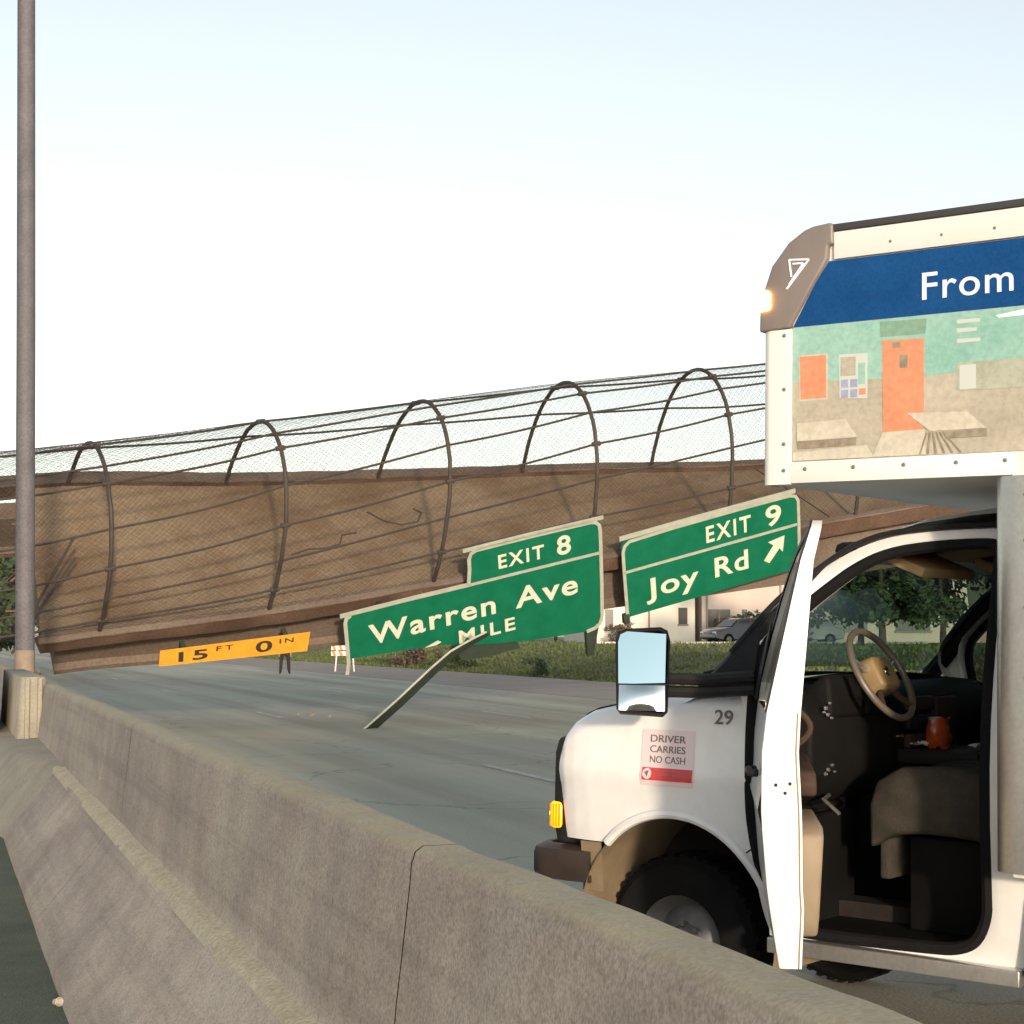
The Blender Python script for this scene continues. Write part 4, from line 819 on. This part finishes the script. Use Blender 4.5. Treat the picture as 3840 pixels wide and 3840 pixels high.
# window frame and glass
fr = [(-.03, 1.33), (-.03, 1.42), (-.14, 1.56), (-.30, 1.72), (-.42, 1.82), (-.56, 1.895), (-.72, 1.93), (-.85, 1.955), (-.900, 1.93), (-DL, 1.82), (-DL, 1.33)]
rows = []
for i, (x, z) in enumerate(fr):
    p0 = fr[max(0, i - 1)]; p1 = fr[min(len(fr) - 1, i + 1)]; dx, dzz = p1[0] - p0[0], p1[1] - p0[1]; d = math.hypot(dx, dzz); nx, nz = -dzz / d, dx / d
    if nx * (x + .5) + nz * (z - 1.5) > 0: nx, nz = -nx, -nz
    w = .05; t2 = th(z)
    rows.append([D(x, dz(0, z), z), D(x + nx * w, dz(0, z + nz * w), z + nz * w), D(x + nx * w, dz(0, z + nz * w) - t2, z + nz * w), D(x, dz(0, z) - t2, z)])
b = MB(); b.grid(rows, True); b.build('window_frame', 'white_paint', door, ang=40)
rows = []
for i, (x, z) in enumerate(fr):
    p0 = fr[max(0, i - 1)]; p1 = fr[min(len(fr) - 1, i + 1)]; dx, dzz = p1[0] - p0[0], p1[1] - p0[1]; d = math.hypot(dx, dzz); nx, nz = -dzz / d, dx / d
    if nx * (x + .5) + nz * (z - 1.5) > 0: nx, nz = -nx, -nz
    rows.append([D(x - nx * .003, dz(0, z) + .006, z - nz * .003), D(x + nx * .045, dz(0, z + nz * .045) + .006, z + nz * .045), D(x + nx * .045, dz(0, z + nz * .045) + .001, z + nz * .045), D(x - nx * .003, dz(0, z) + .001, z - nz * .003)])
b = MB(); b.grid(rows, True); b.build('frame_blackout', 'black_plastic', door, ang=40)
gp = [(-.075, 1.335), (-.08, 1.40), (-.18, 1.53), (-.33, 1.67), (-.44, 1.765), (-.57, 1.83), (-.72, 1.86), (-.86, 1.875), (-.885, 1.80), (-.885, 1.335)]
b = MB(); b.prism(gp, lambda x, z: D(x, dz(0, z) - .018, z), lambda x, z: D(x, dz(0, z) - .024, z)); b.build('door_glass', 'side_glass', door, smooth=False)
b = MB(); b.prism([(-.02, 1.34), (-.03, 1.44), (-.16, 1.58), (-.24, 1.62), (-.22, 1.34)], lambda x, z: D(x, dz(0, z) + .009, z), lambda x, z: D(x, dz(0, z) + .016, z)); b.build('mirror_sail', 'black_plastic', door, bevel=.004)
# gap seal between wing and door
b = MB(); b.tube([(.192, ysd(z, .0) - .010, z) for z in np.linspace(1.345, .93, 8)] + [(.192 - .10 * ((.93 - z) / .45) ** 1.6, ysd(z) - .010, z) for z in np.linspace(.88, .48, 7)], .024, 8); b.build('door_gap', 'rubber', bus)
# --- wing mirror carried on the door
MC = D(-.10, .405, 1.435)
mn = (Vector((0, 0, 0)) + (DM.to_3x3() @ Vector((-1, .0, .20)))).normalized(); mxv = (DM.to_3x3() @ Vector((0, 1, 0)))
mxv = (mxv - mn * mxv.dot(mn)).normalized(); mup = mn.cross(mxv); mup = mup if mup.z > 0 else -mup
me_ = empty('wing_mirror', MC); me_.parent = bus
def MM(a, c, o): return mxv * a + mup * c + mn * o
ho = [(-.085, .150), (-.095, .115), (-.088, -.15), (-.07, -.168), (.085, -.160), (.100, -.140), (.108, .110), (.100, .140), (.07, .155), (-.06, .163)]
b = MB(); b.grid([[MM(x * s, y * s, o) for x, y in ho] for o, s in ((.0, .985), (.006, 1.0), (-.02, 1.01), (-.06, .95), (-.09, .72), (-.10, .3))], True); b.f.append(tuple(range(50, 60))); b.mi.append(0); b.build('mirror_housing', 'black_plastic', me_, ang=45)
b = MB(); b.grid([[MM(x * s, y * s, o) for x, y in ho] for o, s in ((.0, .985), (-.006, .93))], True); b.build('mirror_rim', 'black_plastic', me_)
gl1 = [(-.080, .138), (-.078, -.045), (.094, -.052), (.098, .105), (.090, .134), (.065, .146)]
b = MB(); b.prism(gl1, lambda x, y: MM(x, y, -.012), lambda x, y: MM(x, y, .001)); b.build('mirror_glass', 'mirror', me_, smooth=False)
b = MB(); rows = []
for i in range(9):
    x = -.078 + .170 * i / 8; rows.append([MM(x, y, .0 + .010 * (1 - ((x - .008) / .086) ** 2) * (1 - ((y + .102) / .05) ** 2)) for y in np.linspace(-.055, -.150, 7)])
b.grid(rows); b.build('spotter_glass', 'mirror_low', me_)
b = MB(); b.box(-.085, .098, -.053, -.050, -.004, .003); bb_ = MB(); bb_.add([MM(*p) for p in b.v], b.f); bb_.build('glass_divider', 'black_plastic', me_)
for c, r_ in ((-.020, .022), (-.068, .022)): b = MB(); b.tube([MM(-.06, c, -.05), MM(-.22, c - .005, -.03), DM @ Vector((-.10, .0, 1.44 + c)) - MC], r_, 8); b.build('mirror_arm', 'black_plastic', me_)
b = MB(); b.tube([(.245, ysd(.80) - .001, .735), (.225, ysd(.80) + .0005, .752), (.195, ysd(.80) - .004, .775)], .003, 5); b.build('panel_seam', 'rubber', bus)
b = MB(); b.tube([(x, ysd(1.18, lerp(x, tap_x, tap_y)) - .018 * (lerp(x, zs_x, zs_z) - 1.12) / .2 - .105, lerp(x, zs_x, zs_z) + .0225) for x in np.linspace(.22, 1.08, 16)], .005, 6); b.build('bonnet_gap', 'rubber', bus)
# --- wing writing: number, sticker (follows the wing's surface)
def wingf(x, z, o): return (-x, ysd(min(z, 1.18), 0) + .012 * math.exp(-((z - 1.02) / .035) ** 2) - .018 * max(0, (z - 1.12) / .2) + .003 + o, z)
text_part('fleet_number', '29', 'ink_grey', bus, wingf, -.350, -.270, 1.232, 1.287, depth=.002, bold=.012)
def wing_decal(name, x0, x1, z0, z1, m, o): b = MB(); b.grid([[wingf(x0 + (x1 - x0) * i / 4, z0 + (z1 - z0) * j / 6, o) for i in range(5)] for j in range(7)]); return b.build(name, m, bus)
st = wing_decal('sticker', -.672, -.432, .985, 1.200, 'sticker', .000)
for i, tx in enumerate(('DRIVER', 'CARRIES', 'NO CASH')): text_part('lettering', tx, 'ink_grey', st, wingf, -.632, -.472, 1.152 - i * .040, 1.179 - i * .040, depth=.002, bold=.004)
b = MB(); b.grid([[wingf(-.662 + .228 * i / 4, 1.006 + .048 * j / 4, .0022) for i in range(5)] for j in range(5)]); b.build('red_bar', 'sticker_red', st)
b = MB(); b.lathe([(0, .0035), (.021, .0035)], 16, lambda p, q, h: wingf(-.638 + p, 1.030 + q, h)); b.build('round_badge', 'sticker', st, smooth=False)
b = MB(); b.add([wingf(-.650, 1.036, .005), wingf(-.630, 1.044, .005), wingf(-.636, 1.018, .005)], [(0, 1, 2)]); b.build('badge_mark', 'ink_grey', st, smooth=False)
for z in (1.038, 1.022): b = MB(); b.grid([[wingf(-.608 + .165 * i / 3, z + .004 * j, .0035) for i in range(4)] for j in range(2)]); b.build('small_print', 'ink_grey', st, smooth=False)
bpy.context.view_layer.update()
BM = bus.matrix_world.copy()

# things lying in the cab
og = empty('orange_bag', BM @ Vector((-.115, -1.15, 1.12)), (0, 0, R(142))); tag(og, 'shiny orange snack bag standing on the dark console of the bus', 'bag')
b = MB(); rows = []
for i, (z, s) in enumerate(((0, .8), (.02, 1.0), (.05, 1.05), (.08, .95), (.105, .8), (.12, .85))):
    rows.append([((.05 * s * math.cos(a)) * (1 + .12 * math.sin(3 * a + i * 1.9)), (.06 * s * math.sin(a)) * (1 + .15 * math.cos(2 * a + i)), z + .01 * math.sin(4 * a + i)) for a in np.linspace(0, 2 * math.pi, 14)[:-1]])
b.grid(rows, True); b.f += [tuple(range(13)), tuple(range(65, 78))]; b.mi += [0, 0]; b.build('bag_body', 'bag_orange', og)
for (x, y, nm, lb) in ((-.06, -1.10, 'paper_scrap', 'crumpled pale paper scrap left of the orange bag in the bus'), (-.30, -1.16, 'paper_scrap', 'small crumpled paper right of the orange bag in the bus')):
    b = MB(); n = 7; b.grid([[((i - 3) * .017, (j - 3) * .012, .012 + random.uniform(0, .022)) for i in range(n)] for j in range(n)]); o = b.build(nm, 'paper', smooth=False); o.location = BM @ Vector((x, y, 1.118)); o.rotation_euler = (0, 0, random.uniform(0, 3)); tag(o, lb, 'paper')

# ------------------------------------------------------------------ background: buildings, trees, person, barricade
def building(name, x0, x1, y, depth, z0, h, m, label):
    r = empty(name, ((x0 + x1) / 2, y, z0), (0, 0, R(6))); tag(r, label, 'building'); w = (x1 - x0) / 2
    b = MB(); b.box(-w, w, 0, depth, -1, h); b.build('wall', m, r)
    b = MB(); b.box(-w - .15, w + .15, -.18, depth + .15, h, h + .35); b.build('roof', 'trim_grey', r, bevel=.03)
    return r
wb = building('white_building', 5.0, 11.2, 110, 14, 1.0, 6.6, 'wall_white', 'bright white low building behind the Joy Rd sign')
pb = building('pale_warehouse', 11.5, 46, 112, 25, 1.0, 8.2, 'wall_pink', 'long pale pinkish warehouse right of the white building')
for x in (-1.0, .2): b = MB(); b.box(x, x + .10, -.06, 0.05, 0, 6.5); b.build('wall_pilaster', 'trim_grey', wb)
for (x, w, z0, z1) in ((2.35, .55, 1.3, 2.3), (-2.2, .5, 1.0, 2.2)): b = MB(); b.box(x - w / 2, x + w / 2, -.04, .05, z0, z1); f_ = b.build('window', 'window_dark', wb); b = MB(); b.box(x - w / 2 - .06, x + w / 2 + .06, -.08, .02, z0 - .1, z0); b.build('sill', 'trim_grey', f_)
for (x, w, z0, z1) in ((-16.2, 1.4, 1.1, 2.2), (-14.6, .3, 1.0, 2.2), (-8, 2.2, .9, 2.4), (-4, 2.2, .9, 2.4), (2, 2.4, .0, 2.8), (9, 2.2, .9, 2.4)):
    b = MB(); b.box(x - w / 2, x + w / 2, -.05, .05, z0, z1); f_ = b.build('window', 'window_dark', pb); b = MB(); b.box(x - w / 2 - .08, x + w / 2 + .08, -.10, .02, z0 - .12, z0); b.build('sill', 'trim_grey', f_)
    b = MB(); b.box(x - .04, x + .04, -.09, -.02, z0, z1); b.build('mullion', 'trim_grey', f_)
for x in (-17, -12.4, -10, -6, -2, 4, 7, 12): b = MB(); b.box(x, x + .12, -.07, .05, -.5, 8.1); b.build('wall_joint', 'trim_grey', pb)

def tree_meshes(name, h, rx, rz, leaves, seed, lm='leaf', leafsize=.12):
    rr = random.Random(seed); b = MB(); tz = h - 2 * rz * .8
    b.tube([(0, 0, -.3), (rr.uniform(-.1, .1), rr.uniform(-.1, .1), tz * .6), (rr.uniform(-.2, .2), rr.uniform(-.2, .2), h * .8)], [.05 * h ** .7, .035 * h ** .7, .012 * h ** .7], 8)
    for k in range(7):
        a = rr.uniform(0, 6.28); z0 = rr.uniform(max(.2, tz * .5), h * .7); L = rx * rr.uniform(.5, .9)
        b.tube([(0, 0, z0), (math.cos(a) * L * .5, math.sin(a) * L * .5, z0 + L * .35), (math.cos(a) * L, math.sin(a) * L, z0 + L * .8)], [.014 * h ** .7, .009 * h ** .7, .004 * h ** .7], 6)
    trunk = b
    clumps = [(rr.gauss(0, .45) * rx, rr.gauss(0, .45) * rx, h - rz + rr.uniform(-.95, .85) * rz, rr.uniform(.18, .42) * rx) for _ in range(26)]
    c = MB()
    for i in range(leaves):
        x, y, z, r = rr.choice(clumps); u = Vector((rr.gauss(0, 1), rr.gauss(0, 1), rr.gauss(0, .8))); u = u.normalized() * r * rr.uniform(.5, 1.05)
        p = Vector((x, y, z)) + u; a = Vector((rr.gauss(0, 1), rr.gauss(0, 1), rr.gauss(0, 1))).normalized(); d = a.orthogonal().normalized(); s = leafsize * rr.uniform(.6, 1.4)
        c.add([p - a * s, p + d * s * .5, p + a * s, p - d * s * .5], [(0, 1, 2, 3)])
    return trunk, c
TREE = {}
def tree(name, key, loc, label, cat='tree', group=None, lm='leaf', turn=0, sc=1.0, **kw):
    if key not in TREE:
        t, c = tree_meshes(name, **kw); r0 = empty(name); a = t.build('trunk', 'bark', r0); k = c.build('crown', lm, r0, smooth=False, recalc=False); TREE[key] = (a.data, k.data); r = r0
    else: r = empty(name); link('trunk', TREE[key][0], r); link('crown', TREE[key][1], r)
    r.location = loc; r.rotation_euler = (0, 0, turn); r.scale = (sc, sc, sc); tag(r, label, cat, group); return r
def gz(x, y): p = Vector((x, y, 0)); return emb_z(p.dot(NB), p.dot(UB)) if p.dot(NB) > 22 else 0
tk = dict(h=6.2, rx=2.6, rz=2.4, leaves=5200, seed=3, leafsize=.17); tk2 = dict(h=5.0, rx=2.3, rz=2.0, leaves=4600, seed=9, leafsize=.15)
wt = [(15.2, 74, 'A'), (18.6, 78, 'B'), (21.6, 73, 'A'), (24.6, 80, 'B'), (17.0, 88, 'A')]
names = ['nearest the building edge', 'second from the building', 'third from the building', 'farthest right behind the post', 'set back between the others']
for (x, y, k), nm in zip(wt, names): tree('broadleaf_tree', k, (x, y, gz(x, y)), 'dark green tree seen through the bus windscreen, ' + nm, group='trees beyond the bus', turn=x * 2.1, sc=1.0, **(tk if k == 'A' else tk2))
lt = [(-20.2, 70, 'A', 'large dark tree at left edge behind the light pole'), (-23.5, 78, 'B', 'smaller dark tree at far left edge behind the barrier'), (-18.6, 62, 'B', 'leafy tree just left of the light pole, lowest of three')]
for x, y, k, lb in lt: tree('broadleaf_tree', k, (x, y, 0), lb, group='trees left of the pole', turn=x, sc=1.0, **(tk if k == 'A' else tk2))
ft = [(-15, 175, 1.3), (-8, 168, 1.2), (-1.5, 172, 1.35), (-26, 190, 1.4), (-34, 185, 1.3), (4, 165, 1.25)]
fl = ['distant tree just left of the green exit signs, under the bridge', 'distant tree under the Warren Ave sign', 'distant tree behind the middle of the Warren Ave sign', 'distant tree behind the amber clearance sign', 'distant tree behind the low end of the bridge', 'distant tree between the two green signs']
for (x, y, s_), lb in zip(ft, fl): tree('broadleaf_tree', 'A' if s_ > 1.25 else 'B', (x, y, gz(x, y) - .2), lb, group='trees far down the road', turn=x, sc=s_, **tk)
bk = dict(h=1.5, rx=1.0, rz=.75, leaves=1500, seed=5, leafsize=.09)
bl_ = [(12.5, 106, 1.1, 'leaf_dry', 'reddish bush before the white building, right of the mirror'), (14.6, 104, 1.25, 'leaf', 'dark round bush under the warehouse window'), (16.2, 101, .95, 'leaf', 'dark low bush beside the bus windscreen pillar'), (6.4, 108, .9, 'leaf_dry', 'small brown bush at foot of the white building'), (-2.2, 84, 1.0, 'leaf', 'bush on the bank below the Warren Ave sign'), (-5.3, 92, 1.3, 'leaf_dry', 'dry brown bush on the bank left of the torn strip'), (1.0, 70, .55, 'leaf', 'small weed clump at the edge of the grass bank')]
for x, y, s_, lm, lb in bl_: tree('bush', 'bush' + lm, (x, y, gz(x, y) - .1), lb, 'bush', 'bushes on the bank', lm=lm, turn=x, sc=s_, **bk)
# low kerb/fence line on top of the bank
b = MB(); b.box(-9, 9, -.06, .06, 0, .22); fn = b.build('low_wall', 'wall_white', bevel=.02); fn.location = (13.5, 97, 1.05); fn.rotation_euler = (0, 0, R(4)); tag(fn, 'long low pale wall on top of the grass bank before the buildings', 'wall')

# person on the far carriageway (mostly hidden by the clearance sign)
def person(loc, rz):
    r = empty('person', loc, (0, 0, rz)); tag(r, 'person in dark clothes standing on the road beneath the clearance sign', 'person')
    V = [(0, 0, .96), (0, 0, 1.15), (0, 0, 1.38), (0, 0, 1.50), (0, .01, 1.60), (0, .01, 1.72)]; Rr = [(.15, .11), (.14, .10), (.17, .11), (.06, .06), (.085, .095), (.07, .08)]; E = [(0, 1), (1, 2), (2, 3), (3, 4), (4, 5)]
    def chain(root, pts):
        i = root
        for p, q in pts: V.append(p); Rr.append(q); E.append((i, len(V) - 1)); i = len(V) - 1
        return i
    for s in (-1, 1):
        chain(0, [((s * .12, 0, .88), (.12, .12)), ((s * .17, .015, .50), (.095, .095)), ((s * .19, 0, .12), (.075, .08)), ((s * .20, -.02, .05), (.06, .055)), ((s * .21, -.17, .035), (.04, .03))])
        hnd = chain(2, [((s * .20, 0, 1.38), (.06, .065)), ((s * .26, .02, 1.10), (.046, .048)), ((s * .25, -.06, .86), (.034, .034)), ((s * .245, -.08, .80), (.03, .022))])
        for k, (dx, dy, L) in enumerate(((.0, -.035, .05), (.01, -.015, .085), (.01, 0, .09), (.01, .015, .085), (.008, .03, .07))): chain(hnd, [((s * (.245 + dx), -.08 + dy, .80 - L * .5), (.010, .010)), ((s * (.24 + dx), -.085 + dy, .80 - L), (.008, .008))])
    me = bpy.data.meshes.new('body'); me.from_pydata(V, E, []); o = bpy.data.objects.new('body', me); C.objects.link(o)
    sk = o.modifiers.new('skin', 'SKIN'); sb = o.modifiers.new('sub', 'SUBSURF'); sb.levels = sb.render_levels = 2
    for i, q in enumerate(Rr): me.skin_vertices[0].data[i].radius = q
    me.skin_vertices[0].data[0].use_root = True
    bpy.context.view_layer.update(); m2 = bpy.data.meshes.new_from_object(o.evaluated_get(bpy.context.evaluated_depsgraph_get())); bpy.data.objects.remove(o)
    for k in ('skin', 'jacket', 'trouser'): m2.materials.append(MATS[k])
    for p in m2.polygons:
        z = p.center.z; p.use_smooth = True; p.material_index = 2 if z < .97 and abs(p.center.x) < .235 and not (z > .7 and abs(p.center.x) > .21) else (1 if .86 < z < 1.5 else 0)
    link('body', m2, r)
    b = MB(); b.grid([[(.088 * s * math.cos(a), .012 + .098 * s * math.sin(a), z) for a in np.linspace(0, 6.28, 17)[:-1]] for z, s in ((1.66, 1.0), (1.70, 1.08), (1.75, .98), (1.79, .6), (1.80, .1))], True); b.build('hair', 'hair', r)
    b = MB(); b.tube([(0, -.075, 1.665), (0, -.10, 1.635), (0, -.078, 1.63)], .012, 6); b.build('nose', 'skin', r)
    for s in (-1, 1): b = MB(); b.lathe([(0, .008), (.012, .004), (.014, 0)], 8, lambda p, q, h: (s * .034 + p, -.078 - h, 1.668 + q)); b.build('eye', 'black_ink', r)
person((-9.5, 75.6, 0), R(10))

def barricade(loc, rz):
    r = empty('barricade', loc, (0, 0, rz)); tag(r, 'white legged road barricade standing behind the torn exit sign', 'barricade')
    for x in (-.42, .42):
        for s in (-1, 1): b = MB(); b.tube([(x - .06 * (x / .42) * 0 + .0, s * .28, 0), (x * .78, s * .03, 1.1)], .035, 6); b.build('leg', 'barricade_white', r)
    for z in (.95, .70): b = MB(); b.box(-.6, .6, -.12, -.09, z, z + .2); bd = b.build('board', 'barricade_white', r, bevel=.004)
    for z in (.95, .70):
        for k in range(4): b = MB(); x = -.5 + k * .3; b.add([(x, -.123, z), (x + .13, -.123, z), (x + .05, -.123, z + .2), (x - .08, -.123, z + .2)], [(0, 1, 2, 3)]); b.build('stripe', 'barricade_orange', r)
barricade((-7.45, 80.5, 0), R(5))
# crushed cup against the foot of the barrier
cp = empty('paper_cup', tl(8.0, .53, .02), (R(80), R(20), R(40))); tag(cp, 'small crushed white cup on the asphalt at the foot of the barrier', 'cup')
b = MB(); b.lathe([(.0, 0), (.013, .0), (.018, .036), (.020, .039), (.0185, .041), (.0125, .003)], 16); b.build('cup_body', 'cup', cp)

# broken concrete lying on the road under the bridge
for i in range(3):
    t_ = 34.6 + .5 * i; l_ = 7.1 + random.uniform(-.3, .5); sz = random.uniform(.05, .09)
    bm = bmesh.new(); bmesh.ops.create_icosphere(bm, subdivisions=1, radius=sz)
    for v in bm.verts: v.co = Vector((v.co.x * random.uniform(.7, 1.4), v.co.y * random.uniform(.7, 1.3), v.co.z * random.uniform(.4, .8)))
    me = bpy.data.meshes.new('concrete_chunk'); bm.to_mesh(me); bm.free(); me.materials.append(MATS['shoulder']); o = link('concrete_chunk', me); o.location = tl(t_, l_, sz * .25); o.rotation_euler = (random.uniform(-.4, .4), random.uniform(-.4, .4), random.uniform(0, 6))
    tag(o, ('nearest chunk', 'middle chunk', 'farthest chunk')[i] + ' of broken concrete on the road left of the torn strip', 'rubble', 'concrete chunks on the road')

def parked_car(loc, rz, m, label):
    r = empty('parked_car', loc, (0, 0, rz)); tag(r, label, 'car', 'cars parked before the buildings')
    pr = [(-2.15, .35), (-2.2, .62), (-2.12, .92), (-1.75, .98), (-1.35, 1.42), (-1.0, 1.50), (.35, 1.48), (.6, 1.40), (1.15, .98), (1.95, .86), (2.15, .68), (2.18, .38), (1.8, .28), (-1.8, .28)]
    b = MB(); b.grid([[(x, y * (1 if z < 1.0 else .84 + .0 * z), z) for x, z in pr] for y in (-.88, -.80, .80, .88)], False)
    b = MB(); n = len(pr)
    for y0 in (-.86, .86): pass
    b.add([(x, -.86 if z < 1.0 else -.66, z) for x, z in pr] + [(x, .86 if z < 1.0 else .66, z) for x, z in pr], [tuple(range(n)), tuple(range(n, 2 * n))[::-1]] + [(i, (i + 1) % n, n + (i + 1) % n, n + i) for i in range(n)]); b.build('body', m, r, bevel=.05, seg=2, ang=20)
    for sy in (-1, 1):
        b = MB(); q = [(-1.6, 1.03), (-1.28, 1.38), (-.2, 1.43), (-.2, 1.02)]; b.prism(q, lambda x, z: (x, sy * (.85 - (z - 1.0) * .42), z), lambda x, z: (x, sy * (.80 - (z - 1.0) * .42), z)); b.build('side_window', 'window_dark', r, smooth=False)
        b = MB(); q = [(-.1, 1.02), (-.1, 1.43), (.5, 1.36), (.98, 1.03)]; b.prism(q, lambda x, z: (x, sy * (.85 - (z - 1.0) * .42), z), lambda x, z: (x, sy * (.80 - (z - 1.0) * .42), z)); b.build('side_window', 'window_dark', r, smooth=False)
        for x in (-1.35, 1.35):
            w = empty('wheel', (x, sy * .80, .32)); w.parent = r
            fm = lambda p, q_, h: (p, sy * h, q_)
            b = MB(); b.lathe([(.17, -.1), (.30, -.1), (.32, -.06), (.32, .06), (.30, .1), (.17, .1)], 20, fm); b.build('tyre', 'rubber', w); b = MB(); b.lathe([(.18, .08), (.12, .06), (.05, .09), (0, .09)], 16, fm); b.build('rim', 'rim', w)
        b = MB(); b.box(2.08, 2.19, min(sy * .5, sy * .8), max(sy * .5, sy * .8), .60, .74); b.build('headlight', 'clear_lamp', r, bevel=.02); b = MB(); b.box(-2.22, -2.1, min(sy * .55, sy * .8), max(sy * .55, sy * .8), .68, .86); b.build('tail_light', 'sticker_red', r, bevel=.02)
    b = MB(); b.add([(.64, -.62, 1.405), (.64, .62, 1.405), (1.14, .74, 1.01), (1.14, -.74, 1.01), (.66, -.62, 1.42), (.66, .62, 1.42), (1.17, .74, 1.02), (1.17, -.74, 1.02)], [(0, 1, 2, 3), (4, 7, 6, 5), (0, 4, 5, 1), (1, 5, 6, 2), (2, 6, 7, 3), (3, 7, 4, 0)]); b.build('windscreen', 'window_dark', r, smooth=False)
    return r
mat('car_dark', (0.045, 0.045, 0.055), 0.3, coat=.5); mat('car_grey', (0.22, 0.21, 0.22), 0.3, coat=.5)
parked_car((12.7, 100, 1.08), R(205), 'car_dark', 'dark parked car before the warehouse, just right of the mirror')
parked_car((16.6, 103, 1.08), R(185), 'car_grey', 'grey parked car before the warehouse, seen past the bus pillar')
